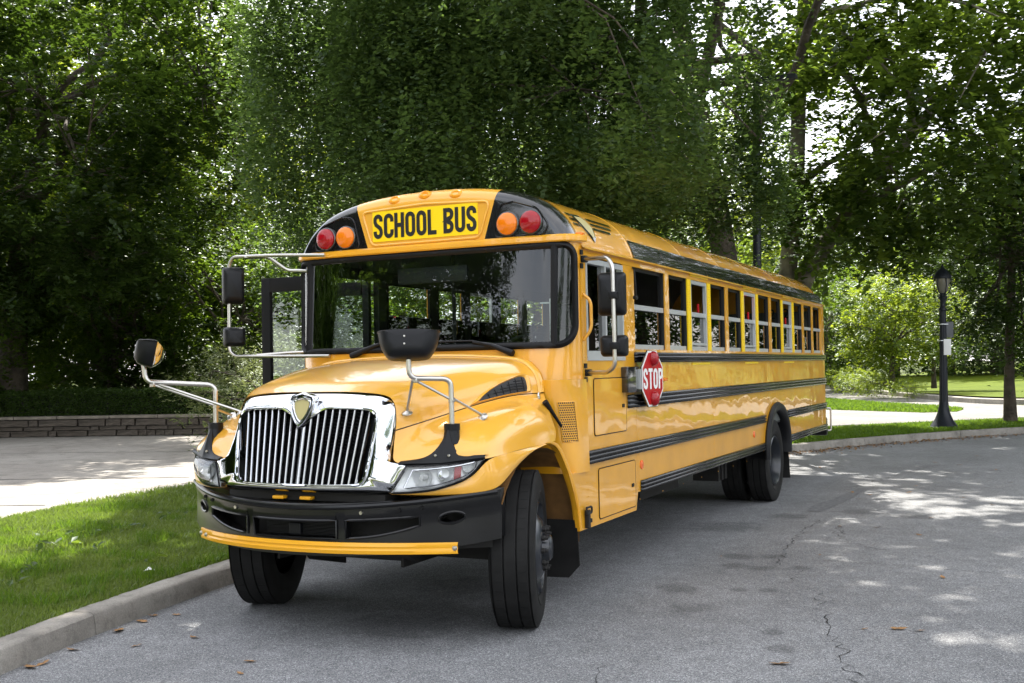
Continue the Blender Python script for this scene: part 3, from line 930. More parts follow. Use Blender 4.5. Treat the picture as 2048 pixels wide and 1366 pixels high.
# embossed border round the sign
tr = [(-.535, 2.965), (.535, 2.965), (.475, 2.69), (-.475, 2.69)]
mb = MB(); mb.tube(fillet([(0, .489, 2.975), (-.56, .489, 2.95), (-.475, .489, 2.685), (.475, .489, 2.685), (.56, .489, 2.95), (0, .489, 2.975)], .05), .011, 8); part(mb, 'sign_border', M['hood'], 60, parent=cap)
# the sign board with its lettering
mb = MB(); mb.box((0, .487, 2.831), (.927, .006, .237)); board = part(mb, 'sign_board', M['sign_yellow'])

GL = {}
def arc(cx, cz, rx, rz, a0, a1, n_=8):
    return [(cx + rx * math.cos(R(a0 + (a1 - a0) * k / n_)), cz + rz * math.sin(R(a0 + (a1 - a0) * k / n_))) for k in range(n_ + 1)]
T = .085
GL['O'] = (.5, [arc(.25, 1 - .25, .25 - T, .25 - T, 0, 180) + arc(.25, .25, .25 - T, .25 - T, 180, 360) + [(.5 - T, .75)]])
GL['C'] = (.48, [[(.5 - T, .66)] + arc(.25, .75, .25 - T, .25 - T, 0, 180) + arc(.25, .25, .25 - T, .25 - T, 180, 360) + [(.5 - T, .35)]])
GL['S'] = (.48, [[(.48 - T, .70)] + arc(.24, .76, .24 - T, .24 - T, 0, 180) + [(T, .68), (.14, .57), (.34, .43), (.48 - T, .32)] + arc(.24, .24, .24 - T, .24 - T, 0, -180) + [(T, .31)]])
GL['H'] = (.5, [[(T, 0), (T, 1)], [(.5 - T, 0), (.5 - T, 1)], [(T, .5), (.5 - T, .5)]])
GL['L'] = (.44, [[(T, 1), (T, T), (.44, T)]])
GL['B'] = (.5, [[(T, T), (T, 1 - T), (.26, 1 - T)] + arc(.27, .75, .23 - T, .25 - T, 90, -90) + [(T + .02, .5 + .0), (.27, .5)] + arc(.27, .26, .23 - T, .26 - T, 90, -90) + [(T - .06, T)], [(T, 0), (T, 1)]])
GL['U'] = (.5, [[(T, 1)] + arc(.25, .25, .25 - T, .25 - T, 180, 360) + [(.5 - T, 1)]])
GL['T'] = (.46, [[(.23, 0), (.23, 1 - T)], [(0, 1 - T), (.46, 1 - T)]])
GL['P'] = (.48, [[(T, 0), (T, 1)], [(T, 1 - T), (.24, 1 - T)] + arc(.25, .73, .23 - T, .27 - T, 90, -90) + [(T, .46 + T)]])
def stroke(mb, path, hw, f):
    pts = []
    for q in path:
        if not pts or (Vector(q) - pts[-1]).length > 1e-4: pts.append(Vector(q))
    L = []; Rr = []
    for i, p in enumerate(pts):
        d1 = (p - pts[i - 1]).normalized() if i else None
        d2 = (pts[i + 1] - p).normalized() if i < len(pts) - 1 else None
        d = d1 if d2 is None else d2 if d1 is None else (d1 + d2).normalized()
        n_ = Vector((-d.y, d.x)); base = d1 or d2
        k = 1 / max(.5, abs(n_.dot(Vector((-base.y, base.x)))))
        L.append(f(p + n_ * hw * k)); Rr.append(f(p - n_ * hw * k))
    mb.grid([L, Rr])
def word(txt, height, xscale, gap, place, name, m, parent):
    # place(x, z) -> 3D for centred text coordinates
    tot = sum((GL[c][0] if c != ' ' else .22) * xscale + gap for c in txt) - gap
    x = -tot / 2
    for c in txt:
        if c == ' ': x += .22 * xscale + gap; continue
        wd, strokes = GL[c]
        mb = MB()
        for k, st in enumerate(strokes):
            x0 = x
            stroke(mb, st, T, lambda p, x0=x0, k=k: place((x0 + p.x * xscale) * height, (p.y - .5) * height, k * .0004))
        part(mb, 'letter', m, parent=parent)
        x += wd * xscale + gap
word('SCHOOL BUS', .192, .92, .055, lambda x, z, e: Vector((x, .4815 - e, 2.831 + z)), 'letter', M['ink'], board)
# five marker lights (three in view) and corner lamp
for x in (-.27, 0, .27):
    mb = MB(); mb.lathe([(-.004, .001), (-.03, .03), (-.026, .045), (-.012, .052), (.0, .055)], 'Y', 20)
    yy = .535; zz = 3.04 - .25 * x * x
    o = part(mb, 'marker_light', M['marker_lens'], 50, loc=(x, yy - .014, zz), rot=(R(-32), 0, 0), scale=(1.15, 1, .72))
mb = MB(); mb.box((1.222, .63, 2.665), (.05, .07, .035), bev=.01); part(mb, 'marker_light', M['amber_lens'], 40)
# warning lamps
def lamp(x, z, m):
    s_ = 1 if x > 0 else -1
    mb = MB(); mb.lathe([(.0, .092), (-.014, .092), (-.018, .086), (-.018, .08)], 'Y', 28)
    o = part(mb, 'warning_lamp', M['black'], 40, loc=(x, .489, z))
    mb = MB(); mb.lathe([(-.012, .084), (-.03, .080), (-.042, .066), (-.046, .05), (-.047, .048), (-.052, .03), (-.054, .0005)], 'Y', 28)
    part(mb, 'lens', m, 28, parent=o)
for sg in (-1, 1):
    lamp(sg * .90, 2.767, M['red_lens']); lamp(sg * .712, 2.767, M['amber_lens'])
    pn = lampR if sg > 0 else lampL
    mb = MB(); mb.tube([(sg * x, .488, z) for x, _, z in fillet([(.76, 0, 2.93), (.645, 0, 2.915), (.59, 0, 2.672), (1.0, 0, 2.672), (1.035, 0, 2.74), (.95, 0, 2.87), (.76, 0, 2.93)], .05)], .008, 6); part(mb, 'panel_ridge', M['black'], 60, parent=pn)

# shield emblem and bars on the roof side
def roofpt(y, z, o=.006):
    for (x1, z1), (x2, z2) in zip(RPs[:-1], RPs[1:]):
        if z1 <= z <= z2:
            t = (z - z1) / (z2 - z1); return Vector((x1 + (x2 - x1) * t + o, y, z + o * .5))
    return Vector((RPs[-1][0], y, z))
sh = [(.80, 2.85), (.98, 2.86), (1.05, 2.83), (1.08, 2.76), (1.03, 2.68), (.98, 2.64), (.90, 2.70), (.83, 2.78)]
c0 = roofpt(.95, 2.76, .008)
mb = MB(); rr_ = [roofpt(y, z, .006) for y, z in sh]; mb.add(rr_ + [c0], [(i, (i + 1) % 8, 8) for i in range(8)]); em_ = part(mb, 'shield_emblem', M['black'])
mb = MB(); rr_ = [roofpt(.95 + (y - .95) * .78, 2.76 + (z - 2.76) * .78, .010) for y, z in sh]; mb.add(rr_ + [roofpt(.95, 2.76, .012)], [(i, (i + 1) % 8, 8) for i in range(8)]); part(mb, 'shield_face', M['badge'], parent=em_)
for k, (a, b_) in enumerate(((1.10, 1.62), (1.10, 1.54), (1.09, 1.46))):
    z = 2.83 - .04 * k
    part(MB().grid([[roofpt(a, z), roofpt(b_, z)], [roofpt(a, z + .02), roofpt(b_, z + .02)]]), 'emblem_bar', M['black'])
    part(MB().grid([[roofpt(.70, z), roofpt(.80 + .02 * k, z)], [roofpt(.70, z + .02), roofpt(.79, z + .02)]]), 'emblem_bar', M['black'])

def text_mesh(s, size):
    cu = bpy.data.curves.new('t', 'FONT'); cu.body = s; cu.size = size; cu.align_x = 'CENTER'; cu.resolution_u = 2
    o = bpy.data.objects.new('t', cu); col.objects.link(o)
    me = bpy.data.meshes.new_from_object(o.evaluated_get(bpy.context.evaluated_depsgraph_get()))
    bpy.data.objects.remove(o); bpy.data.curves.remove(cu)
    return me
for y in (3.75, 7.3):
    me = text_mesh('EMERGENCY EXIT', .085); me.materials.clear(); me.materials.append(M['fadedink'])
    for v in me.vertices:
        p = roofpt(v.co.x, 2.80 + v.co.y, .008); v.co = (p.x, v.co.x, p.z)
    tag(link('roof_lettering', me, bus, (0, y, 0)), kind='stuff')

# --- cowl below the windshield
mb = MB(); mb.grid([[FP(s, z) for s in sq] for z in (1.62, 1.7, 1.79)]); part(mb, 'cowl', M['paint'], 40)
LC = [(.80, .36), (1.0, .355), (1.09, .365), (1.155, .40), (1.20, .46), (1.225, .55), (1.234, .66)]
def lcurve(t, z):
    q = catmull([(x, y, 0) for x, y in LC], 40)
    p = q[int(round(t * 40))]
    k = (1.62 - z) / .67
    return Vector((p.x + .012 * k, p.y + .0 + .05 * k * (1 - t) , z))
lct = [lcurve(i / 40, 1) for i in range(41)]
for sg in (1, -1):
    mb = MB(); rows = []
    for z in (1.62, 1.5, 1.3, 1.1, .955):
        rows.append([(lcurve(i / 40, z).x * sg, lcurve(i / 40, z).y, z) for i in range(0, 41, 2)])
    rows.insert(0, [(x - .02 * sg if abs(x) > .9 else x, y + .01, 1.622) for x, y, z in rows[0]])
    mb.grid(rows); part(mb, 'cowl_corner', M['paint'], 40)
# honeycomb vent on the driver's cowl corner
def lcp(t, z, o=0.0):
    a = lcurve(max(0, t - .03), z); b_ = lcurve(min(1, t + .03), z); d = (b_ - a).normalized(); n_ = Vector((d.y, -d.x, 0))
    i = t * 40; j = int(i); p = lcurve(j / 40, z).lerp(lcurve(min(40, j + 1) / 40, z), i - j)
    return p + n_ * o
VT = lambda a, b_: (.40 + .30 * a + .05 * (1 - b_), 1.178 + .285 * b_)
mb = MB(); mb.grid([[lcp(*VT(a, b_), .002) for a in np.linspace(0, 1, 9)] for b_ in np.linspace(0, 1, 5)]); vent = part(mb, 'cowl_vent', M['ink'])
hx = MB()
nr, nc_ = 17, 8
for r_ in range(nr):
    for c_ in range(nc_):
        u0 = (c_ + (.5 if r_ % 2 else 0) + .25) / (nc_ + .5); v0 = (r_ + .5) / nr
        ringo = []; ringi = []
        for k in range(6):
            a = R(60 * k + 30)
            ringo.append(lcp(*VT(min(1, max(0, u0 + math.cos(a) * .577 / (nc_ + .5))), min(1, max(0, v0 + math.sin(a) * .667 / nr))), .006))
            ringi.append(lcp(*VT(min(1, max(0, u0 + math.cos(a) * .40 / (nc_ + .5))), min(1, max(0, v0 + math.sin(a) * .44 / nr))), .006))
        hx.grid([ringo, ringi], close=True)
part(hx, 'vent_mesh', M['paint'], parent=vent)
mb = MB(); mb.tube([lcp(*VT(a, b_), .003) for a, b_ in ((0, 0), (.5, 0), (1, 0), (1, .5), (1, 1), (.5, 1), (0, 1), (0, .5))], .005, 4, closed=True); part(mb, 'vent_rim', M['paint'], parent=vent)

# --- hood and fenders: one lofted skin
HL = [
 [(0, -.955, 1.583), (0, -.75, 1.655), (0, -.35, 1.735), (0, .02, 1.785), (0, .385, 1.815)],
 [(.30, -.95, 1.580), (.32, -.75, 1.650), (.36, -.35, 1.728), (.40, .02, 1.777), (.42, .385, 1.806)],
 [(.525, -.935, 1.558), (.60, -.75, 1.615), (.68, -.35, 1.695), (.76, .02, 1.745), (.82, .385, 1.775)],
 [(.588, -.925, 1.512), (.675, -.76, 1.550), (.785, -.35, 1.622), (.895, .02, 1.677), (.96, .38, 1.70)],
 [(.608, -.93, 1.43), (.715, -.77, 1.485), (.835, -.36, 1.555), (.94, .0, 1.605), (1.01, .37, 1.615)],
 [(.611, -.945, 1.34), (.745, -.72, 1.40), (.87, -.33, 1.478), (.965, .0, 1.522), (1.03, .355, 1.530)],
 [(.614, -.975, 1.23), (.80, -.76, 1.355), (.93, -.38, 1.443), (1.03, .0, 1.480), (1.075, .31, 1.450)],
 [(.655, -1.02, 1.153), (.93, -.80, 1.31), (1.05, -.42, 1.42), (1.115, -.02, 1.432), (1.14, .24, 1.35)],
 [(.80, -.985, 1.142), (1.08, -.80, 1.235), (1.155, -.42, 1.325), (1.185, -.02, 1.33), (1.192, .18, 1.275)],
 [(.97, -.885, 1.142), (1.15, -.765, 1.163), (1.197, -.42, 1.188), (1.206, -.02, 1.200), (1.202, .15, 1.206)],
]
lines = [catmull(l, 28) for l in HL]
rows = []
for j in range(29):
    rows.append(catmull([l[j] for l in lines], 45))
hoodrows = rows
full = [[Vector((-p.x, p.y, p.z)) for p in reversed(r_[1:])] + r_ for r_ in rows]
mb = MB(); mb.grid(full)
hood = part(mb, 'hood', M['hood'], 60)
def hoodpt(i, j, o=0.0):
    # i: 0..9 across (line index), j: 0..1 along
    a = i / 9 * 45; b_ = j * 28
    i0 = min(44, int(a)); j0 = min(27, int(b_)); ta = a - i0; tb = b_ - j0
    g = lambda jj, ii: hoodrows[jj][ii]
    p = (g(j0, i0) * (1 - ta) + g(j0, i0 + 1) * ta) * (1 - tb) + (g(j0 + 1, i0) * (1 - ta) + g(j0 + 1, i0 + 1) * ta) * tb
    dx = g(j0, i0 + 1) - g(j0, i0); dy = g(j0 + 1, i0) - g(j0, i0)
    n_ = dx.cross(dy)
    if n_.length < 1e-9: n_ = Vector((0, 0, 1))
    n_.normalize()
    if n_.z < 0 and n_.x < 0: n_ = -n_
    return p + n_ * o
for sg in (1, -1):
    mb = MB(); mb.tube([Vector((hoodpt(5, t, .001).x * sg, *hoodpt(5, t, .001).yz)) for t in np.linspace(0, 1, 30)], .0035, 4); part(mb, 'hood_seam', M['seal'], parent=hood)
# hood rear lip (raised band before the cowl)
mb = MB(); rr_ = [[hoodpt(i, .955, .002) for i in np.linspace(0, 5.0, 30)], [hoodpt(i, .965, .014) for i in np.linspace(0, 5.0, 30)], [hoodpt(i, .995, .014) for i in np.linspace(0, 5.0, 30)], [hoodpt(i, 1, -.03) for i in np.linspace(0, 5.0, 30)]]
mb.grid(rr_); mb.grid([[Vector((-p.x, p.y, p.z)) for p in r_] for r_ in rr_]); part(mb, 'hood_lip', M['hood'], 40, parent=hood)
# air intakes on the hood flanks: black sheet standing for the opening's shade, with a lip
def intake_ol(o, k):
    pts = []
    P_ = [(4.80, .50), (4.40, .56), (3.98, .66), (3.65, .77), (3.52, .83), (3.66, .865), (4.2, .87), (4.66, .865), (4.78, .84), (4.82, .68)]
    ci, cj = 4.3, .73
    for i, j in catmull([(a, b_, 0) for a, b_ in P_ + [P_[0]]], 48)[:-1] and [(q.x, q.y) for q in catmull([(a, b_, 0) for a, b_ in P_ + [P_[0]]], 48)[:-1]]:
        pts.append(hoodpt(ci + (i - ci) * k, cj + (j - cj) * k, o))
    return pts
for sg in (1, -1):
    S = lambda L: [Vector((p.x * sg, p.y, p.z)) for p in L]
    mb = MB(); mb.grid([S(intake_ol(0.0, 1.22)), S(intake_ol(.014, 1.17)), S(intake_ol(.018, 1.10)), S(intake_ol(.012, 1.03)), S(intake_ol(.003, .98))], close=True)
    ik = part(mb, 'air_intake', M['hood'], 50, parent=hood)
    rim = S(intake_ol(.0025, 1.0)); c_ = sum(rim, Vector()) / len(rim)
    mb = MB(); mb.grid([S(intake_ol(.004, k)) for k in (1.0, .85, .7, .55, .4, .25, .1, .01)], close=True); part(mb, 'intake_shade', M['ink'], parent=hood)
    gm = MB()
    for j in np.linspace(.58, .84, 6):
        gm.tube([Vector((hoodpt(i, j, .006).x * sg, *hoodpt(i, j, .006).yz)) for i in np.linspace(3.62 + max(0, (.80 - j) * 3.6), 4.74, 6)], .0025, 4)
    for i in (3.9, 4.1, 4.3, 4.5):
        gm.tube([Vector((hoodpt(i, j, .006).x * sg, *hoodpt(i, j, .006).yz)) for j in np.linspace(.54 + max(0, (4.8 - i) * .26), .85, 8)], .0025, 4)
    part(gm, 'intake_grille', M['blackplastic'], parent=hood)
# lower fender, under the headlamp and round the arch
FT = [(.66, -1.085, .972), (.80, -1.02, .973), (.921, -.951, .992), (1.066, -.836, 1.052), (1.155, -.765, 1.150), (1.185, -.60, 1.176), (1.200, -.40, 1.1865), (1.207, -.2, 1.194), (1.208, -.03, 1.1995)]
FB = [(.66, -1.08, .962), (.80, -1.01, .955), (.93, -.93, .952), (1.08, -.83, .958), (1.165, -.75, .972), (1.195, -.66, 1.003), (1.205, -.486, 1.083), (1.209, -.258, 1.157), (1.209, -.03, 1.195)]
ft, fb = catmull(FT, 40), catmull(FB, 40)
for sg in (1, -1):
    S = lambda L: [(p[0] * sg, p[1], p[2]) for p in L]
    mb = MB(); mb.grid([S([a.lerp(b_, t) + Vector((.012 * math.sin(math.pi * t), 0, 0)) for a, b_ in zip(ft, fb)]) for t in (0, .25, .5, .75, 1)] + [S([(p.x - .05, p.y + .03, p.z + .01) for p in fb])])
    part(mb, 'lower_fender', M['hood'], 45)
    # arch inner edge at the back, continuing down to the skirt
    AB = [(1.205, -.03, 1.197), (1.206, .10, 1.185), (1.21, .20, 1.13), (1.217, .345, .955), (1.222, .43, .82), (1.223, .482, .696), (1.223, .508, .545)]
    ab = catmull(AB, 24)
    mb = MB(); mb.grid([S([(p.x + .004, p.y + .032, p.z + .012) for p in ab]), S([(p.x + .006, p.y + .012, p.z + .006) for p in ab]), S(ab), S([(p.x - .05, p.y + .005, p.z) for p in ab])]); part(mb, 'arch_lip', M['paint'], 50)
    # wheel well lining
    mb = MB(); rows = []
    for k in range(19):
        a = R(150 - 160 * k / 18)
        rows.append(S([(x, -.06 + .66 * math.cos(a), .56 + .615 * math.sin(a)) for x in (.50, .8, 1.18)]))
    mb.grid(rows); part(mb, 'wheel_well', M['well'], 50)
    mb = MB(); mb.prism(S([(.50, -.7, .45), (.50, .62, .45), (.50, .62, 1.15), (.50, .1, 1.25), (.50, -.4, 1.2), (.50, -.7, 1.0)]), (-.02 * sg, 0, 0)); part(mb, 'inner_fender', M['dark'])
    # mud flap behind the front wheel
    mb = MB(); mb.prism(S([(.78, .50, .62), (1.20, .50, .62), (1.215, .50, .30), (1.13, .50, .21), (.78, .50, .20)]), (0, .012, 0)); part(mb, 'mud_flap', M['rubber'])
    # rear mud flap
    mb = MB(); mb.prism(S([(.66, 7.60, .66), (1.22, 7.60, .66), (1.24, 7.60, .22), (.66, 7.60, .2)]), (0, .012, 0)); part(mb, 'mud_flap', M['rubber'])
mb = MB(); mb.box((.62, -.30, 1.0), (.1, .18, .3), bev=.02); mb.box((.75, .12, 1.05), (.2, .12, .25), bev=.02); part(mb, 'suspension', M['well'], 40)

# --- grille and chrome nose
def NY(x, z): return -1.16 + .36 * (abs(x) / 1.15) ** 3 + .22 * (z - .95)
OUT = [(0, 1.580), (.25, 1.577), (.44, 1.566), (.54, 1.552), (.588, 1.52), (.604, 1.46), (.607, 1.34), (.607, 1.23), (.622, 1.165), (.66, 1.142), (.735, 1.135), (.70, 1.07), (.655, .985), (.64, .968), (.45, .963), (.22, .960), (0, .959)]
INN = [(0, 1.41), (.04, 1.415), (.13, 1.468), (.20, 1.482), (.36, 1.480), (.46, 1.472), (.505, 1.455), (.525, 1.42), (.524, 1.35), (.508, 1.23), (.498, 1.16), (.492, 1.11), (.485, 1.07), (.465, 1.035), (.43, 1.018), (.22, 1.010), (0, 1.008)]
oc = catmull([(x, 0, z) for x, z in OUT], 96); ic = catmull([(x, 0, z) for x, z in INN], 96)
def nose_ring(t, o, sg):
    L = []
    for a, b_ in zip(oc, ic):
        x, z = a.x + (b_.x - a.x) * t, a.z + (b_.z - a.z) * t
        k = min(1, max(0, (a.z - 1.13) / .10)); k = k * k * (3 - 2 * k)
        k2 = min(1, max(0, (1.01 - a.z) / .04))
        L.append(Vector((x * sg, NY(x, z) - o + (.075 * k + .05 * k2) * (1 - t) ** 1.6, z)))
    return L
mb = MB()
for sg in (1, -1):
    mb.grid([nose_ring(t, o, sg) for t, o in ((0, -.06), (0, .0), (.10, .010), (.3, .016), (.55, .017), (.8, .013), (.93, .008), (1.0, -.004), (1.0, -.06))])
grl = part(mb, 'grille_surround', M['chrome'], 50)
mb = MB()
for sg in (1, -1): mb.tube(nose_ring(.97, .006, sg), .010, 6)
part(mb, 'grille_rim', M['chrome'], 60, parent=grl)
# bars
def topz(x):
    x = abs(x)
    if x < .13: return 1.42 + (x / .13) * .045
    return 1.478
for i in range(-9, 10):
    xt, xb = .0525 * i, .0468 * i
    wd = .017 if i else .028
    mb = MB(); rows = []
    for z in np.linspace(1.012, topz(xt), 12):
        t = (z - 1.012) / .466; x = xb + (xt - xb) * t
        y = NY(x, z) + .012
        rows.append([(x - wd / 2, y + .05, z), (x - wd / 2, y + .008, z), (x - wd * .3, y - .004, z), (x, y - .008, z), (x + wd * .3, y - .004, z), (x + wd / 2, y + .008, z), (x + wd / 2, y + .05, z)])
    mb.grid(rows); part(mb, 'grille_bar', M['chrome_bar'], 50, parent=grl)
# radiator behind the bars
mb = MB(); mb.box((0, -.94, 1.24), (1.06, .02, .56)); rad = part(mb, 'radiator', M['alucanopy'])
lv = MB()
for z in np.arange(1.20, 1.47, .022): lv.box((0, -.965, z), (.86, .02, .010))
lv.box((0, -.97, 1.18), (.9, .03, .03))
tag(part(lv, 'louvre', M['blackplastic'], parent=rad), kind='stuff')
# shield badge
def shield(k, o, cz=1.475):
    P_ = [(0, .098), (.045, .088), (.078, .078), (.088, .06), (.082, .015), (.062, -.035), (.03, -.082), (0, -.105)]
    P_ = P_ + [(-x, z) for x, z in reversed(P_[1:-1])]
    return [Vector((x * k, NY(0, 1.475) - .022 - o + .22 * z * k, cz + z * k)) for x, z in P_]
mb = MB(); mb.grid([shield(1.12, -.03), shield(1.12, .008), shield(1.0, .022), shield(.86, .020), shield(.80, .010), shield(.74, .016), shield(.66, .014), shield(.64, .006)], close=True); bdg = part(mb, 'badge', M['chrome'], 40)
sc_ = shield(.66, .008); mb = MB(); mb.add(sc_, [tuple(range(len(sc_)))]); part(mb, 'badge_field', M['badge'], parent=bdg)

# --- headlamps
HT = [(.735, 1.128), (.85, 1.130), (.97, 1.138), (1.07, 1.150), (1.128, 1.160)]
HB = [(.655, .972), (.80, .976), (.93, .996), (1.06, 1.052), (1.130, 1.150)]
ht, hb = catmull([(x, 0, z) for x, z in HT], 24), catmull([(x, 0, z) for x, z in HB], 24)
for sg in (1, -1):
    def hp(a, b_, o):
        p = ht[a].lerp(hb[a], b_); edge = math.sin(math.pi * min(1, max(0, b_))) ** .5 * min(1, (24 - a) / 6) * min(1, .35 + a / 4)
        return Vector((p.x * sg, NY(p.x, p.z) - o * (.25 + .75 * edge) - .004, p.z))
    tt = np.linspace(0, 1, 9)
    mb = MB(); mb.grid([[hp(a, b_, .035) for a in range(25)] for b_ in tt]); hl = part(mb, 'headlamp', M['lens_glass'], 60)
    mb = MB(); mb.grid([[hp(a, b_, -.05) for a in range(25)] for b_ in tt]); part(mb, 'housing', M['silver_reflector'], 60, parent=hl)
    ol = [hp(a, 0, .008) for a in range(25)] + [hp(a, 1, .008) for a in range(24, -1, -1)]
    mb = MB(); mb.tube(ol, .007, 5, closed=True); part(mb, 'lamp_rim', M['seal'], 50, parent=hl)
    ol2 = [hp(a, .14, .022) for a in range(3, 22)] + [hp(a, .82, .022) for a in range(21, 2, -1)]
    mb = MB(); mb.tube(ol2, .005, 5, closed=True); part(mb, 'inner_rim', M['chrome'], 50, parent=hl)
    def bowl(x, z, r, m, dpt=.05, nm='reflector'):
        mb = MB(); mb.lathe([(-.012, r), (.01, r * .85), (dpt * .7, r * .45), (dpt, .004)], 'Y', 22); o = part(mb, nm, m, 50, parent=hl, loc=(x * sg, NY(x, z) + .005, z), rot=(0, 0, R(20 + 10 * (x - .8)) * sg))
    bowl(.83, 1.062, .058, M['silver_reflector']); bowl(.945, 1.080, .05, M['chrome']); bowl(1.055, 1.115, .032, M['silver_reflector'], .03)
    mb = MB(); rows = []
    for x in (.765 + .225, .765 + .245, .765 + .26): rows.append([(x * sg, NY(x, z) + .004, z) for z in (1.045, 1.08, 1.12)])
    mb.grid(rows); part(mb, 'side_reflector', M['red_lens'], parent=hl)
    mb = MB(); mb.lathe([(-.03, .001), (-.026, .014), (0, .018), (.03, .018)], 'Y', 14); part(mb, 'bulb', M['paper'], 50, parent=hl, loc=(.83 * sg, NY(.83, 1.062) + .01, 1.062))

# --- bumper
def BY(x): return -1.19 + .49 * (abs(x) / 1.205) ** 2.3
def btop(x): return .890 + .080 * (abs(x) / 1.2) ** 2
def bbot(x): return .585 + .085 * (abs(x) / 1.2) ** 2.5
xs = [1.205 * math.sin(R(a)) for a in np.linspace(-90, 90, 73)]
prof = [(.10, 0.0), (.02, -.002), (.0, -.012), (-.004, -.04), (.0, -.075)]
NZ = 9
def bump_pt(x, t, o=0.0):
    z = btop(x) + (bbot(x) - btop(x)) * t
    bul = -.012 if t < .25 else .012 * (t - .25) / .75 * 4 if t < .5 else .012 - .02 * (t - .5)
    d = (xs_n(x))
    return Vector((x, BY(x) + bul * .6 - o, z))
def xs_n(x): return 0
# openings: three slots, cut as missing cells with recessed dark box
cols = len(xs)
def opening(x):
    a = abs(x)
    if a < .315: return (.30, .66)
    if .375 < a < .80:
        k = (a - .375) / .425
        return (.30 + .02 * k, .66 - .16 * k ** 2.2)
    if .90 < a < 1.03:
        k = abs((a - .965) / .065); hgt = .11 * math.sqrt(max(0, 1 - k * k))
        return (.42 - hgt, .42 + hgt) if hgt > .02 else None
    return None
xs = sorted(set([round(x, 4) for x in list(np.linspace(-1.205, 1.205, 97)) + [s * v for s in (-1, 1) for v in (.3149, .3151, .3749, .3751, .7999, .8001, .9001, 1.0299, 1.18, 1.195)]]))
tl = [0, .02, .06, .14, .25]
mb = MB(); rec = MB()
def colpts(x, a, b_, n_): return [bump_pt(x, a + (b_ - a) * i / n_) for i in range(n_ + 1)]
for x0, x1 in zip(xs[:-1], xs[1:]):
    xm = (x0 + x1) / 2
    o0, o1 = opening(xm) and (opening(x0) or opening(xm)), opening(xm) and (opening(x1) or opening(xm))
    if opening(xm) is None:
        mb.grid([colpts(x0, 0, 1, 16), colpts(x1, 0, 1, 16)])
    else:
        mb.grid([colpts(x0, 0, o0[0], 5), colpts(x1, 0, o1[0], 5)])
        mb.grid([colpts(x0, o0[1], 1, 6), colpts(x1, o1[1], 1, 6)])
        for i_ in (0, 1):   # slot edges turned inward
            p, q = bump_pt(x0, o0[i_]), bump_pt(x1, o1[i_])
            mb.grid([[p, q], [p + Vector((0, .09, .0)), q + Vector((0, .09, 0))]])
    # top flange and bottom flange
    a, b_ = bump_pt(x0, 0), bump_pt(x1, 0)
    sc1 = 1 - .06 * (abs(x0) / 1.2) ** 6
    mb.grid([[a, b_], [a + Vector((0, .012, .010)), b_ + Vector((0, .012, .010))], [a + Vector((-a.x * .04, .10, .008)), b_ + Vector((-b_.x * .04, .10, .008))]])
    a, b_ = bump_pt(x0, 1), bump_pt(x1, 1)
    mb.grid([[a, b_], [a + Vector((-a.x * .05, .12, -.02)), b_ + Vector((-b_.x * .05, .12, -.02))]])
for sg in (-1, 1):
    for xe, f0 in ((.3151 * sg, .3149), (.3749 * sg, .3751), (.7999 * sg, .7999)):
        op = opening(f0 * 1.0 if f0 != .3149 else .3149) or (.3, .6)
        p, q = bump_pt(xe, op[0]), bump_pt(xe, op[1])
        mb.grid([[p, q], [p + Vector((0, .05, 0)), q + Vector((0, .05, 0))]])
    e = [bump_pt(1.205 * sg, t) for t in np.linspace(0, 1, 17)]
    mb.grid([e, [p + Vector((-.035 * sg, .04, 0)) for p in e], [p + Vector((-.035 * sg, .12, 0)) for p in e]])
mb.tube([bump_pt(x, .03, .004) for x in np.linspace(-1.19, 1.19, 61)], .017, 8)
for lo_, hi_ in ((-.315, .315), (.375, .80), (-.80, -.375), (.902, 1.028), (-1.028, -.902)):
    q = np.linspace(lo_, hi_, 15); sgn_ = 1 if hi_ > .1 else -1
    f_ = lambda x: opening(min(max(abs(x), 0), .3149) if hi_ == .315 else min(max(abs(x), .3752), .7998) if abs(lo_) < .9 and abs(hi_) < .9 else min(max(abs(x), .903), 1.027)) or (.41, .43)
    mb.tube([bump_pt(x, f_(x)[0], .002) for x in q] + [bump_pt(x, f_(x)[1], .002) for x in reversed(q)], .009, 6, closed=True)
bmp = part(mb, 'bumper', M['bumper'], 40)
mb = MB(); mb.grid([[(x, BY(x) * .92 + .11, z) for x in np.linspace(-1.1, 1.1, 31)] for z in (.60, .90)]); part(mb, 'bumper_backing', M['dark'], 50, parent=bmp)
# oil cooler in the middle slot, bolts
mb = MB()
for z in np.arange(.705, .82, .0085): mb.box((0.03, BY(0) + .08, z), (.56, .02, .004))
mb.box((-.02, BY(0) + .065, .735), (.09, .03, .075), bev=.01); part(mb, 'cooler', M['blackplastic'], parent=bmp)
for x, t in ((-.48, .16), (.48, .16), (-.9, .16), (-.78, .16), (.7, .16), (.82, .16), (.42, .9)):
    p = bump_pt(x, t); mb = MB(); mb.lathe([(-.012, .0005), (-.012, .011), (0, .013)], 'Y', 10); part(mb, 'bolt', M['steel'] if abs(x) == .48 else M['seal'], 40, parent=bmp, loc=p)
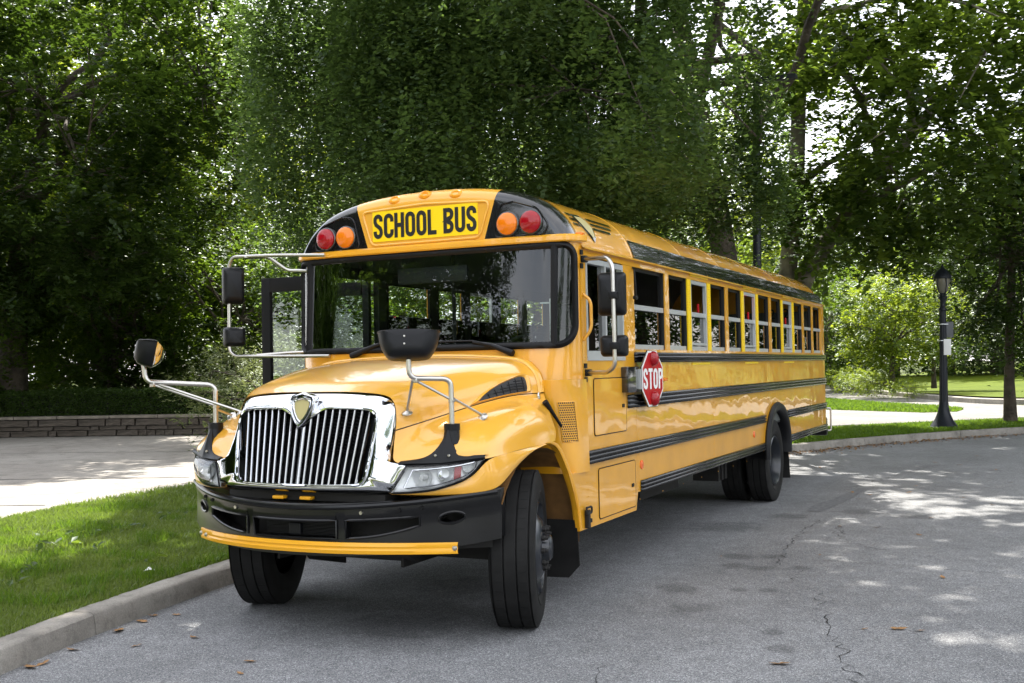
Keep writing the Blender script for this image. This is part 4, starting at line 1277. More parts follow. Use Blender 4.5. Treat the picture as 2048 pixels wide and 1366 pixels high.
# yellow strip along the foot of the bumper
mb = MB()
xs2 = np.linspace(-1.0, 1.0, 61)
rows = []
for dz, o in ((-.034, .0), (-.034, .012), (-.012, .017), (-.004, .012), (.004, .012), (.012, .017), (.034, .012), (.034, 0)):
    rows.append([(x, min(bump_pt(x, .7).y, bump_pt(x, .86).y, bump_pt(x, 1).y) - o - .004, .640 - .010 * abs(x) ** 3 + dz) for x in xs2])
mb.grid(rows)
st_ = part(mb, 'bumper_strip', M['yellow_strip'], 40)
for x in (-.985, -.88, .985):
    mb = MB(); mb.lathe([(-.012, .0005), (-.01, .014), (0, .016)], 'Y', 10); part(mb, 'bolt', M['steel'], 40, parent=st_, loc=(x, bump_pt(x, .86).y - .018, .640 - .010 * abs(x) ** 3))
# tow eyes peeking under the chrome
for x in (-.16, .05):
    mb = MB(); mb.box((x, -1.10, .925), (.085, .05, .022), bev=.008); part(mb, 'tow_eye', M['yellow_strip'], 40)
mb = MB(); mb.box((0, -1.0, .93), (1.2, .12, .05)); part(mb, 'crossmember', M['dark'])
# skid plate and chassis
mb = MB(); mb.prism([(-.6, -.85, .57), (.6, -.85, .57), (.55, -.6, .47), (-.5, -.6, .47)], (0, .03, .05)); part(mb, 'skid_plate', M['dark'])
mb = MB()
for sg in (-1, 1): mb.box((.43 * sg, 4.6, .72), (.09, 11.0, .24))
mb.box((0, 5.5, .92), (2.2, 9.6, .08)); mb.box((0, -.1, .5), (1.7, .13, .14)); mb.box((0, 6.92, .5), (1.6, .2, .2)); mb.box((0, -.35, .85), (.9, 1.1, .45))
mb.box((.55, 3.6, .6), (.5, 1.2, .3)); mb.box((-.55, 4.4, .55), (.5, 1.6, .35))
for y in (5.6, 5.75, 5.9): mb.box((.7, y, .52), (.3, .08, .3))
part(mb, 'chassis', M['dark'])

# --- wheels
def tyre_mesh(rad, wid, grooves):
    h = wid / 2
    rimr = .30
    p = [(-h * .78, rimr), (-h * .95, rimr + .03), (-h, rimr + (rad - rimr) * .5), (-h * .97, rad - .045), (-h * .88, rad - .014)]
    edges_ = [-.52, -.18, .18, .52]
    t = [(-h * .84, rad - .004)]
    for g in edges_:
        c = g * wid * .78; gw = .0055
        t += [(c - gw, rad), (c - gw * .6, rad - .016), (c + gw * .6, rad - .016), (c + gw, rad)] if grooves else []
    t += [(h * .84, rad - .004)]
    p = p + t + [(-a, r_) for a, r_ in reversed(p)]
    mb = MB(); mb.lathe(p, 'X', 72)
    if True:   # shallow cross sipes on the shoulders
        for k in range(48):
            a = 2 * math.pi * k / 48
            for off_ in (-.30, .30):
                c = Vector((off_ * wid * .8, math.cos(a) * (rad + .0005), math.sin(a) * (rad + .0005)))
                mb.box(c, (wid * .2, .004, .002), rot=Matrix.Rotation(a - math.pi / 2, 3, 'X'))
    # raised ring on the sidewall
    mb.lathe([(h * .985, rimr + .06), (h * 1.005, rimr + .068), (h * .985, rimr + .076)], 'X', 48)
    return mb.mesh('tyre', M['rubber'], 40)
tyf = tyre_mesh(.515, .292, True); tyr = tyre_mesh(.502, .27, True)
def rim_front():
    mb = MB(); mb.lathe([(.125, .308), (.14, .300), (.12, .288), (.085, .278), (.075, .268), (.09, .25), (.135, .20), (.155, .175), (.16, .16), (.16, .095), (.205, .085), (.22, .065), (.222, .0005)], 'X', 40)
    return mb.mesh('wheel', M['rim'], 35)
def rim_rear():
    mb = MB(); mb.lathe([(.12, .305), (.13, .295), (.11, .283), (.02, .27), (-.06, .255), (-.07, .24), (-.075, .16), (-.06, .15), (-.06, .10), (.05, .095), (.06, .08), (.06, .0005)], 'X', 40)
    return mb.mesh('wheel', M['rim'], 35)
rf, rr2 = rim_front(), rim_rear()
nut = MB(); nut.lathe([(0, .019), (.022, .019), (.026, .013), (.045, .011), (.047, .0005)], 'X', 6); nutm = nut.mesh('lug_nut', M['dark'], 30)
hole = MB(); hole.lathe([(0, .026), (.004, .024), (.004, .0005)], 'X', 14); holem = hole.mesh('hand_hole_shade', M['ink'], 40)  # black disc standing for the shade inside a wheel hole
STEER = R(18.6)
for sg in (1, -1):
    o = link('wheel', rf, bus, (1.035 * sg, -.10, .512), (0, 0, STEER if sg > 0 else math.pi + STEER))
    link('tyre', tyf, o)
    for k in range(10):
        a = 2 * math.pi * k / 10
        link('lug_nut', nutm, o, (.158, .135 * math.cos(a), .135 * math.sin(a)))
    for k in range(5):
        a = 2 * math.pi * (k + .5) / 5
        link('hand_hole_shade', holem, o, (.118, .215 * math.cos(a), .215 * math.sin(a)), (0, 0, 0))
    for x in (1.075, .745):
        o = link('wheel', rr2, bus, (x * sg, 6.93, .502), (0, 0, 0 if sg > 0 else math.pi))
        link('tyre', tyr, o)
        if x > 1:
            for k in range(10):
                a = 2 * math.pi * k / 10
                link('lug_nut', nutm, o, (-.072, .20 * math.cos(a), .20 * math.sin(a)))

# --- interior
mb = MB(); mb.box((0, 5.6, .97), (2.36, 9.6, .03)); part(mb, 'floor', M['dash'])
for sg in (-1, 1):
    mb = MB()
    if sg > 0: mb.box((1.185, 5.55, 1.38), (.006, 9.7, .80))
    else: mb.box((-1.185, 6.05, 1.38), (.006, 8.7, .80))
    part(mb, 'wall_lining', M['inside'])
mb = MB(); rows = []
for s in np.linspace(-1.02, 1.02, 31):
    p = FP(s, 1.86); rows.append([(p.x * .97, p.y + .03, 1.84), (p.x * .97, p.y + .10, 1.885), (p.x * .95, p.y + .38, 1.86), (p.x * .95, p.y + .5, 1.6)])
mb.grid(rows); part(mb, 'dashboard', M['dash'], 40)
mb = MB(); mb.tube([(.60 + .23 * math.cos(a), 1.12 + .23 * math.sin(a) * .45, 1.90 + .23 * math.sin(a) * .35) for a in np.linspace(0, 2 * math.pi, 28)[:-1]], .014, 6, closed=True)
mb.tube([(.60, 1.12, 1.9), (.60, .85, 1.75)], .03, 8); mb.tube([(.38, 1.12, 1.9), (.82, 1.12, 1.9)], .014, 6)
part(mb, 'steering_wheel', M['dash'], 50)
mb = MB(); mb.box((.62, 1.72, 1.55), (.5, .14, 1.0), bev=.05); mb.box((.62, 1.48, 1.35), (.5, .5, .14), bev=.05); mb.box((.62, 1.76, 2.14), (.28, .1, .2), bev=.04); part(mb, 'driver_seat', M['seatvinyl'], 40)
sb = MB(); sb.box((0, 0, 1.64), (.96, .10, .66), bev=.04); sb.box((0, -.25, 1.4), (.96, .42, .12), bev=.03); sbm = sb.mesh('seat', M['seatvinyl'], 40)
for k in range(11):
    for x in (-.68, .68):
        link('seat', sbm, bus, (x, 2.75 + .69 * k, 0))
mb = MB(); mb.tube([(-.45, 1.75, 1.0), (-.45, 1.75, 2.95)], .018, 8); part(mb, 'stanchion', M['dash'], 50)
mb = MB(); mb.box((.95, .72, 2.06), (.045, .004, .32)); mb.box((.89, .72, 2.19), (.08, .004, .012)); part(mb, 'visor_strip', M['paper'])
mb = MB(); mb.box((.2, 2.0, 1.55), (.02, .02, 1.1)); mb.box((-.7, 1.95, 1.45), (.9, .03, .9), bev=.01); mb.box((.72, 2.05, 1.45), (.9, .03, .9), bev=.01); part(mb, 'barrier', M['seatvinyl'])
mb = MB(); mb.tube([(.3, .62, 2.47), (-.3, .62, 2.47)], .02, 8); mb.box((.0, .60, 2.44), (.62, .03, .13), bev=.02); part(mb, 'interior_mirror', M['dash'], 40)
mb = MB(); mb.tube([(0.0, 10.30, 2.36), (0, 10.43, 2.36)], .03, 10); part(mb, 'exit_lamp', M['dash'], 50)
for i in (2, 5, 8):
    a, b_ = wins[i]
    mb = MB(); mb.box((1.15, b_ - .10, 2.26), (.02, .03, .10), bev=.006); part(mb, 'window_latch', M['red_paint'])
mb = MB(); mb.lathe([(-.03, .001), (-.02, .022), (0, .028)], 'X', 12); part(mb, 'exit_buzzer_lamp', M['redglow'], 50, loc=(1.17, (wins[5][0] + wins[5][1]) / 2 - .12, 2.44))
me = text_mesh('202', .22); me.materials.clear(); me.materials.append(M['ink'])
link('bus_number', me, bus, (.55, 10.42, 2.40), (R(90), 0, 0))

# --- open entrance door: two leaves swung out
for y in (.80, 1.61):
    mb = MB(); x0, x1 = -1.24, -1.80
    zt, zb = 2.52, .50
    for xc, wd in ((x0 - .035, .07), (x1 + .045, .09)): mb.box((xc, y, (zt + zb) / 2), (wd, .045, zt - zb), bev=.008)
    for zc, hh in ((zt - .06, .12), (zb + .08, .16), (1.45, .08)): mb.box(((x0 + x1) / 2, y, zc), (abs(x1 - x0) - .165, .04, hh), bev=.006)
    d = part(mb, 'door', M['seal'], 40)
    mb = MB(); mb.box(((x0 + x1) / 2, y, 1.94), (.41, .006, .92)); part(mb, 'pane', M['door_glass'], parent=d)
    mb = MB(); mb.box(((x0 + x1) / 2, y, 1.02), (.41, .006, .74)); part(mb, 'pane', M['door_glass'], parent=d)
mb = MB(); mb.box((-.95, 1.2, .5), (.55, .84, .04)); mb.box((-.7, 1.2, .74), (.4, .84, .04)); part(mb, 'step', M['dash'])

# --- mirrors on the front corners
def plate_mirror(c, wd, hg, name, yaw=0.0, dep=.09):
    rot = Matrix.Rotation(yaw, 3, 'Z')
    rows = []
    for k, y in ((.62, 0), (.80, .012), (.95, .04), (1.0, .07), (1.0, dep), (.96, dep + .006)):
        rows.append([Vector(c) + rot @ Vector((x * k, y, z * k)) for x, z in rrect(wd, hg, .028, 4)])
    mb = MB(); mb.grid(rows, close=True)
    mb.add(rows[0], [tuple(range(len(rows[0])))])
    o = part(mb, name, M['blackplastic'], 35)
    gl = [Vector(c) + rot @ Vector((x * .95, dep + .003, z * .95)) for x, z in rrect(wd, hg, .028, 4)]
    mb = MB(); mb.add(gl, [tuple(range(len(gl)))]); part(mb, 'mirror_glass', M['chrome'], parent=o)
    return o
# driver's side (image right)
ar = fillet([(1.235, .655, 2.49), (1.50, .45, 2.47), (1.545, .42, 2.40), (1.55, .41, 2.0), (1.55, .41, 1.71), (1.48, .45, 1.665), (1.235, .69, 1.665)], .07)
mb = MB(); mb.tube(ar, .015, 8); armR = part(mb, 'mirror_arm', M['steel'], 50)
for z, y in ((2.49, .655), (1.665, .69)):
    mb = MB(); mb.box((1.24, y, z), (.04, .06, .05), bev=.01); mb.box((1.226, y - .02, z + .05), (.012, .04, .035)); mb.box((1.226, y - .02, z - .05), (.012, .04, .035)); part(mb, 'arm_bracket', M['blackplastic'], 40, parent=armR)
plate_mirror((1.515, .43, 2.215), .20, .305, 'side_mirror', R(8))
plate_mirror((1.525, .43, 1.85), .195, .15, 'side_mirror', R(8))
for z, h in ((2.2, .05), (1.85, .05)):
    mb = MB(); mb.box((1.55, .41, z), (.06, .05, h), bev=.008); part(mb, 'clamp', M['blackplastic'], 40, parent=armR)
# passenger's side (image left)
al = fillet([(-.86, .40, 2.632), (-1.30, .36, 2.655), (-1.72, .33, 2.665), (-1.765, .33, 2.60), (-1.768, .33, 2.2), (-1.768, .33, 1.90), (-1.71, .33, 1.852), (-1.2, .36, 1.84), (-.82, .385, 1.835)], .07)
mb = MB(); mb.tube(al, .014, 8)
mb.tube(fillet([(-1.60, .335, 2.655), (-1.42, .40, 2.655), (-1.30, .50, 2.54), (-1.12, .52, 2.53)], .05), .015, 8)
mb.tube([(-1.5, .345, 1.855), (-1.25, .42, 1.87), (-1.1, .50, 1.875)], .012, 8)
armL = part(mb, 'mirror_arm', M['steel'], 50)
plate_mirror((-1.69, .315, 2.432), .175, .305, 'side_mirror', R(52), .10)
plate_mirror((-1.685, .315, 2.012), .175, .16, 'side_mirror', R(52), .10)
for z in (2.43, 2.01):
    mb = MB(); mb.box((-1.768, .33, z), (.045, .06, .06), bev=.008); part(mb, 'clamp', M['blackplastic'], 40, parent=armL)

# --- cross-view mirrors on the fenders
def cross_mirror(sg):
    base = Vector((.93 * sg, -.805, 1.36))
    S = lambda x, y, z: Vector((x * sg, y, z))
    # moulded foot hugging the headlamp brow
    rows = []
    nn = 33
    for j in range(nn):
        t = -1 + 2 * j / (nn - 1)
        if t < 0: bx, by, bz = .93 + .235 * t, -.905 + .115 * t, 1.148
        else: bx, by, bz = .93 + .22 * t, -.905 + .145 * t, 1.148 + .027 * t
        h_ = .012 + .02 * (1 - abs(t)) + .17 * math.exp(-(abs(t) / .20) ** 1.25)
        k = min(1, h_ / .19)
        ty = by + (-.83 - by) * k
        rows.append([S(bx, by - .028, bz - .014), S(bx, by - .040, bz - .002), S(bx, by - .034 + (ty - by) * .3, bz + h_ * .35), S(bx, by - .028 + (ty - by) * .65, bz + h_ * .7), S(bx, ty - .02, bz + h_), S(bx, ty + .03, bz + h_ - .004), S(bx, by + .09, bz + .02)])
    mb = MB(); mb.grid(rows)
    mb.tube([S(.93, -.815, 1.25), S(.93, -.81, 1.30), S(.93, -.805, 1.345)], [.062, .05, .046], 16)
    mb.tube([S(.93, -.805, 1.335), S(.93, -.805, 1.375)], .05, 16)
    foot = part(mb, 'mirror_foot', M['blackplastic'], 45)
    for q in (S(.89, -.945, 1.19), S(.975, -.93, 1.19)):
        mb = MB(); mb.lathe([(-.006, .0005), (-.005, .008), (0, .009)], 'Y', 8); part(mb, 'screw', M['steel'], 40, parent=foot, loc=q)
    dx = -.21 if sg > 0 else .53
    def P(x, y, z): return Vector((x, y, z))
    if sg > 0:
        el = fillet([P(.93, -.805, 1.37), P(.928, -.805, 1.645), P(.925, -.81, 1.655), P(.715, -.97, 1.66), P(.70, -.98, 1.665), P(.698, -.98, 1.80), P(.698, -.98, 1.84)], .045)
        el = fillet([P(.93, -.805, 1.37), P(.928, -.805, 1.65), P(.735, -.98, 1.66), P(.733, -.98, 1.86)], .055)
        hc = P(.745, -1.00, 1.870); hyaw = R(28)
        cups = [(hoodpt(4.1, .10, .004), P(.75, -.965, 1.645)), (hoodpt(6.9, .42, .004), P(.93, -.805, 1.535))]
        cross = [P(.765, -.95, 1.645), P(.93, -.80, 1.52)]
    else:
        el = fillet([P(-.93, -.805, 1.37), P(-.93, -.805, 1.635), P(-1.30, -1.08, 1.665), P(-1.315, -1.09, 1.86)], .055)
        hc = P(-1.30, -1.10, 1.868); hyaw = R(-46)
        mm = lambda p: Vector((-p.x, p.y, p.z))
        cups = [(mm(hoodpt(4.1, .10, .004)), P(-1.24, -1.03, 1.65)), (mm(hoodpt(6.9, .42, .004)), P(-.93, -.805, 1.47))]
        cross = [P(-1.26, -1.05, 1.645), P(-.93, -.80, 1.49)]
    mb = MB(); mb.tube(el, .0165, 10); mb.tube(cross, .009, 8)
    for c_, a_ in cups: mb.tube([c_ + Vector((0, 0, .012)), a_], .0095, 8)
    for q in (cross[0], cross[1]): mb.box(q, (.035, .035, .03), bev=.006)
    arm = part(mb, 'mirror_stalk', M['steel'], 50)
    for c_, a_ in cups:
        d = (a_ - c_).normalized()
        mb = MB(); mb.lathe([(0, .036), (.006, .034), (.014, .012), (.02, .0005)], 'Z', 18)
        part(mb, 'suction_pad', M['steel'], 45, parent=arm, loc=c_, rot=Vector((d.x * .5, d.y * .5 - .25, d.z + .3)).to_track_quat('Z', 'Y').to_euler())
    # bowl-backed mirror head: wide top, narrow rounded foot
    O_ = [(-.188, .075), (-.176, .092), (0, .098), (.176, .092), (.188, .075), (.172, -.005), (.135, -.070), (.095, -.090), (0, -.094), (-.095, -.090), (-.135, -.070), (-.172, -.005)]
    oc_ = [(q.x, q.y) for q in catmull([(a, b_, 0) for a, b_ in O_ + [O_[0]]], 60)[:-1]]
    rot = Matrix.Rotation(hyaw, 3, 'Z') @ Matrix.Rotation(R(-12), 3, 'X')
    rows = []
    for k, y in ((.30, -.055), (.55, -.052), (.74, -.042), (.88, -.02), (.97, .02), (1.0, .06), (1.0, .075), (.955, .08)):
        rows.append([hc + rot @ Vector((x * k, y, z * k + (.01 if k < .8 else 0))) for x, z in oc_])
    mb = MB(); mb.grid(rows, close=True); mb.add(rows[0], [tuple(range(len(rows[0])))])
    head = part(mb, 'cross_view_mirror', M['blackplastic'], 40)
    rows = []
    for k, y in ((.955, .078), (.8, .10), (.5, .125), (.2, .137), (.01, .139)):
        rows.append([hc + rot @ Vector((x * k, y, z * k)) for x, z in oc_])
    mb = MB(); mb.grid(rows, close=True); part(mb, 'mirror_glass', M['chrome'], 60, parent=head)
    for dz in (.035, -.012):
        mb = MB(); mb.lathe([(-.006, .0005), (-.005, .006), (0, .007)], 'Y', 8); part(mb, 'screw', M['steel'], 40, parent=head, loc=hc + rot @ Vector((-.02, -.055, dz)), rot=(0, 0, hyaw))
cross_mirror(1); cross_mirror(-1)

# --- wipers
for a, b_, c_ in (((-.60, .36, 1.825), (-.40, .385, 1.90), (-.27, .39, 1.93)), ((.79, .365, 1.815), (.60, .385, 1.88), (.45, .39, 1.905))):
    mb = MB(); mb.tube([a, b_, c_], [.026, .016, .010], 8); wp = part(mb, 'wiper', M['seal'], 50)
    a, b_, c_ = Vector(a), Vector(b_), Vector(c_)
    d = (c_ - a).normalized()
    mb = MB(); mb.tube([c_ - d * .10 + Vector((0, -.005, .015)), c_ + Vector((0, .0, .01)), c_ + Vector((.38 if a.x < 0 else -.36, .012, .012))], .006, 6); part(mb, 'blade', M['seal'], 50, parent=wp)

# --- stop arm
mb = MB(); mb.box((1.252, 1.57, 1.60), (.062, .30, .205), bev=.008); sbx = part(mb, 'stop_arm_box', M['black'], 40)
hinge = Vector((1.305, 1.66, 1.60)); ang = R(3)
ux = Vector((math.sin(ang), math.cos(ang), 0)); un_ = Vector((math.cos(ang), -math.sin(ang), 0))
def sp(a, z, o=0): return hinge + ux * (a + .02) + Vector((0, 0, z)) + un_ * o
def octo(r): return [(r * math.cos(R(22.5 + 45 * k)) , r * math.sin(R(22.5 + 45 * k))) for k in range(8)]
def shp(k): return [(a * k + .225, b_ * k) for a, b_ in octo(.247)]
mb = MB(); mb.prism([sp(a, b_, -.012) for a, b_ in shp(1.02)], un_ * .010); stp = part(mb, 'stop_sign', M['black'])
mb = MB(); mb.prism([sp(a, b_, -.002) for a, b_ in shp(1.0)], un_ * .004); part(mb, 'sign_border', M['white'], parent=stp)
mb = MB(); mb.prism([sp(a, b_, .002) for a, b_ in shp(.93)], un_ * .002); part(mb, 'sign_face', M['red_paint'], parent=stp)
word('STOP', .17, 1.15, .10, lambda x, z, e: sp(.225 + x, z, .006 + e), 'letter', M['white'], stp)
for z in (.165, -.165):
    mb = MB(); rows = []
    for k, o in ((1, .0), (.95, .022), (.7, .04), (.3, .05), (.02, .052)):
        rows.append([sp(.225 + math.cos(a) * .052 * k, z + math.sin(a) * .062 * k, .005 + o) for a in np.linspace(0, 2 * math.pi, 17)[:-1]])
    mb.grid(rows, close=True); part(mb, 'stop_lamp', M['red_lens'], 50, parent=stp)
mb = MB(); mb.box((1.292, 1.68, 1.60), (.02, .05, .16)); part(mb, 'hinge', M['alu'], parent=sbx)
mb = MB(); mb.box((XS + .014, 2.47, 1.585), (.03, .12, .03), bev=.008); part(mb, 'marker_light', M['amber_lens'], 40)

# --- small fittings: grab handle, crossing-mirror lamp, hood latch, hood ornament
mb = MB(); mb.tube(fillet([(1.222, .66, 2.235), (1.265, .665, 2.20), (1.278, .67, 2.16), (1.278, .67, 2.0), (1.265, .665, 1.96), (1.222, .655, 1.90)], .03), .012, 8); part(mb, 'grab_handle', M['paint'], 50)
mb = MB(); mb.tube(fillet([(1.222, 1.745, 2.51), (1.25, 1.70, 2.49), (1.262, 1.69, 2.38), (1.262, 1.70, 2.27)], .03), .008, 8); mb.box((1.262, 1.69, 2.26), (.03, .06, .03), bev=.008); part(mb, 'camera_lead', M['seal'], 50)
p = hoodpt(6.1, .97, .012)
mb = MB(); mb.tube([p + Vector((.0, -.02, .02)), p + Vector((.03, .04, -.06)), p + Vector((.07, .10, -.16))], [.022, .013, .010], 8); part(mb, 'hood_latch', M['seal'], 50)
p = hoodpt(5.35, .94, .006)
mb = MB(); mb.lathe([(0, .026), (.006, .024), (.010, .012), (.008, .0005)], 'X', 16); part(mb, 'hood_emblem', M['chrome'], 40, loc=p, scale=(1, .7, 1.2))

# ------------------------------------------------------------------ street furniture
TRUE_UP = (up * math.cos(PITCH) + fw * math.sin(PITCH)).normalized()
UPQ = Vector((0, 0, 1)).rotation_difference(TRUE_UP).to_euler()
def street_lamp():
    loc = ground(1888, 856, .13)
    o = empty('street_lamp', loc); o.rotation_euler = UPQ
    tag(o, 'tall dark metal street lamp with lantern head and small signs beside the path', 'street lamp')
    mb = MB(); mb.lathe([(0, .34), (.03, .34), (.035, .31), (.10, .27), (.20, .20), (.35, .14), (.52, .105), (.56, .108), (.60, .10)], 'Z', 16); mb.build('base', M['metal_lamp'], o, 35)
    mb = MB(); rows = []
    for z, r in ((.58, .098), (1.6, .085), (2.72, .07)):
        rows.append([((r * (1 if k % 2 else .88)) * math.cos(2 * math.pi * k / 24), (r * (1 if k % 2 else .88)) * math.sin(2 * math.pi * k / 24), z) for k in range(24)])
    mb.grid(rows, close=True); mb.lathe([(2.70, .07), (2.72, .09), (2.76, .09), (2.80, .06), (2.95, .06), (3.0, .10), (3.03, .10), (3.06, .07), (3.12, .075)], 'Z', 16); mb.build('post', M['metal_lamp'], o, 40)
    mb = MB(); mb.lathe([(3.12, .08), (3.2, .12), (3.42, .165), (3.46, .165)], 'Z', 12); mb.build('lantern_glass', mat('lantern_glass', (.20, .19, .15), .25, coat=.5), o, 40)
    mb = MB()
    for k in range(6):
        a = 2 * math.pi * k / 6; mb.tube([(math.cos(a) * r, math.sin(a) * r, z) for r, z in ((.07, 3.08), (.15, 3.16), (.19, 3.30), (.18, 3.44), (.175, 3.48))], .012, 6)
    mb.build('lantern_cage', M['metal_lamp'], o, 50)
    mb = MB(); mb.lathe([(3.45, .19), (3.48, .20), (3.52, .19), (3.60, .15), (3.66, .10), (3.70, .05), (3.72, .03), (3.76, .03), (3.78, .015), (3.80, .0005)], 'Z', 16); mb.build('lantern_roof', M['metal_lamp'], o, 40)
    return o
sl_ = street_lamp()
rz = math.atan2(rt.y, rt.x)
def fit(name, c, d, m, par, bev=.01):
    mb = MB(); mb.box((0, 0, 0), d, bev=bev); q = mb.build(name, m, par, 40, loc=c, rot=(0, 0, rz)); return q
rotz = Matrix.Rotation(rz, 3, 'Z')
fit('control_box', rotz @ Vector((.12, .10, 2.28)), (.28, .12, .36), mat('grey_sign_back', (.10, .105, .11), .5), sl_)
fit('notice_plate', rotz @ Vector((.055, -.105, 1.87)), (.17, .008, .37), M['white'], sl_, .003)
for z in (2.02, 2.40): fit('band', Vector((0, 0, z)), (.18, .18, .02), M['alu'], sl_, .004)

o = empty('light_pole', at(1510, 640, 21.5)); o.location.z = .13; o.rotation_euler = UPQ
tag(o, 'plain dark round pole rising behind the bus into the foliage', 'pole')
mb = MB(); mb.lathe([(0, .09), (.02, .09), (3, .085), (7.2, .07)], 'Z', 16); mb.build('shaft', M['metal_lamp'], o, 40)
mb = MB(); mb.lathe([(0, .16), (.06, .16), (.10, .11), (.35, .10)], 'Z', 16); mb.build('base', M['metal_lamp'], o, 40)
mb = MB(); mb.box((.35, 0, 7.2), (.9, .2, .1), bev=.03); mb.build('lamp_head', M['metal_lamp'], o, 40)

# ------------------------------------------------------------------ low stone wall and hedge
wl = empty('stone_wall', (WC[60].x, WC[60].y, 0)); tag(wl, 'low curved dark stone wall with pale coping below the hedge', 'wall')
wo = Vector(wl.location)
wlen = [0.0]
for i in range(1, len(WC)): wlen.append(wlen[-1] + (WC[i] - WC[i - 1]).length)
def wpos(s):
    i = max(0, min(len(wlen) - 2, int(np.searchsorted(wlen, s)) - 1)); t = (s - wlen[i]) / (wlen[i + 1] - wlen[i])
    p = WC[i].lerp(WC[i + 1], t); d = (WC[i + 1] - WC[i]).normalized()
    return p - wo, d
mb = MB(); rows = []
for s in np.linspace(0, wlen[-1], 60):
    p, d = wpos(s); n_ = Vector((-d.y, d.x, 0))
    rows.append([p + n_ * .04 + Vector((0, 0, .05)), p + n_ * .04 + Vector((0, 0, .60)), p + n_ * .4 + Vector((0, 0, .60)), p + n_ * .4 + Vector((0, 0, .05))])
mb.grid(rows); mb.build('wall_core', M['mortar'], wl)
def rock(seed):
    rr = random.Random(seed); mb = MB(); mb.box((0, 0, 0), (1, .12, 1), bev=.0)
    mb.v = [(x * rr.uniform(.94, 1.0), y + rr.uniform(-.02, .02), z * rr.uniform(.88, 1.0)) for x, y, z in mb.v]
    return mb.mesh('stone', M['stone'])
rocks = [rock(i) for i in range(8)]
z = .14
for hh in (.16, .105, .185):
    s = 11 + random.uniform(0, .5)
    while s < wlen[-1] - .3:
        L = random.choice((.25, .4, .55, .8, 1.1)) * random.uniform(.85, 1.15); p, d = wpos(s + L / 2)
        link('stone', random.choice(rocks), wl, p + Vector((0, 0, z + hh / 2)), (0, 0, math.atan2(d.y, d.x)), (L - .02, 1, hh - .015))
        s += L
    z += hh
s = 10.5
while s < wlen[-1] - .2:
    L = random.uniform(1.1, 1.6); p, d = wpos(s + L / 2)
    mb = MB(); mb.box((0, .17, 0), (L - .02, .5, .075), bev=.012); mb.build('coping_stone', M['capstone'], wl, 40, loc=p + Vector((0, 0, .64)), rot=(0, 0, math.atan2(d.y, d.x)))
    s += L

# ------------------------------------------------------------------ vegetation
def vnoise(P, sc_, seed=0):
    q = P / sc_ + seed * 17.3
    i = np.floor(q).astype(np.int64); f = q - i; f = f * f * (3 - 2 * f)
    def h(a, b_, c):
        n_ = (a * 374761393 + b_ * 668265263 + c * 2147483647 + seed * 1274126177) & 0x7fffffff
        n_ = ((n_ ^ (n_ >> 13)) * 1274126177) & 0x7fffffff
        return ((n_ ^ (n_ >> 16)) & 0xffff) / 65535.0
    r = 0
    for dx in (0, 1):
        for dy in (0, 1):
            for dz in (0, 1):
                w_ = (f[:, 0] if dx else 1 - f[:, 0]) * (f[:, 1] if dy else 1 - f[:, 1]) * (f[:, 2] if dz else 1 - f[:, 2])
                r = r + w_ * h(i[:, 0] + dx, i[:, 1] + dy, i[:, 2] + dz)
    return r

def unit(n_):
    v = RNG.normal(size=(n_, 3)); return v / np.linalg.norm(v, axis=1, keepdims=True)

def leaf_mesh(name, C, size, lv, m, droop=.3, upb=.6, aspect=.62, nrm=None, tan=None):
    N = len(C)
    size = np.asarray(size).reshape(-1, 1) * RNG.uniform(.6, 1.3, (N, 1))
    n_ = unit(N); n_[:, 2] = np.abs(n_[:, 2]) + upb
    if nrm is not None: n_ = n_ * .55 + nrm
    n_ /= np.linalg.norm(n_, axis=1, keepdims=True)
    t = unit(N); t[:, 2] -= droop
    if tan is not None: t = t * .8 + tan
    t -= n_ * np.sum(t * n_, axis=1, keepdims=True); t /= np.linalg.norm(t, axis=1, keepdims=True) + 1e-9
    b_ = np.cross(n_, t)
    V = np.empty((N, 4, 3), np.float32)
    V[:, 0] = C - t * size * .5
    V[:, 1] = C + b_ * size * aspect * .5 + n_ * size * .10 + t * size * .05
    V[:, 2] = C + t * size * .5
    V[:, 3] = C - b_ * size * aspect * .5 + n_ * size * .10 + t * size * .05
    me = bpy.data.meshes.new(name)
    me.vertices.add(N * 4); me.vertices.foreach_set('co', V.ravel())
    idx = np.arange(N, dtype=np.int32)[:, None] * 4 + np.array([0, 1, 2, 0, 2, 3], np.int32)[None]
    me.loops.add(N * 6); me.loops.foreach_set('vertex_index', idx.ravel())
    me.polygons.add(N * 2)
    me.polygons.foreach_set('loop_start', np.arange(N * 2, dtype=np.int32) * 3)
    me.polygons.foreach_set('loop_total', np.full(N * 2, 3, np.int32))
    at_ = me.attributes.new('lv', 'FLOAT', 'POINT')
    at_.data.foreach_set('value', np.repeat(np.clip(lv, 0, 1).astype(np.float32), 4))
    me.materials.append(m)
    me.update(calc_edges=True)
    return me

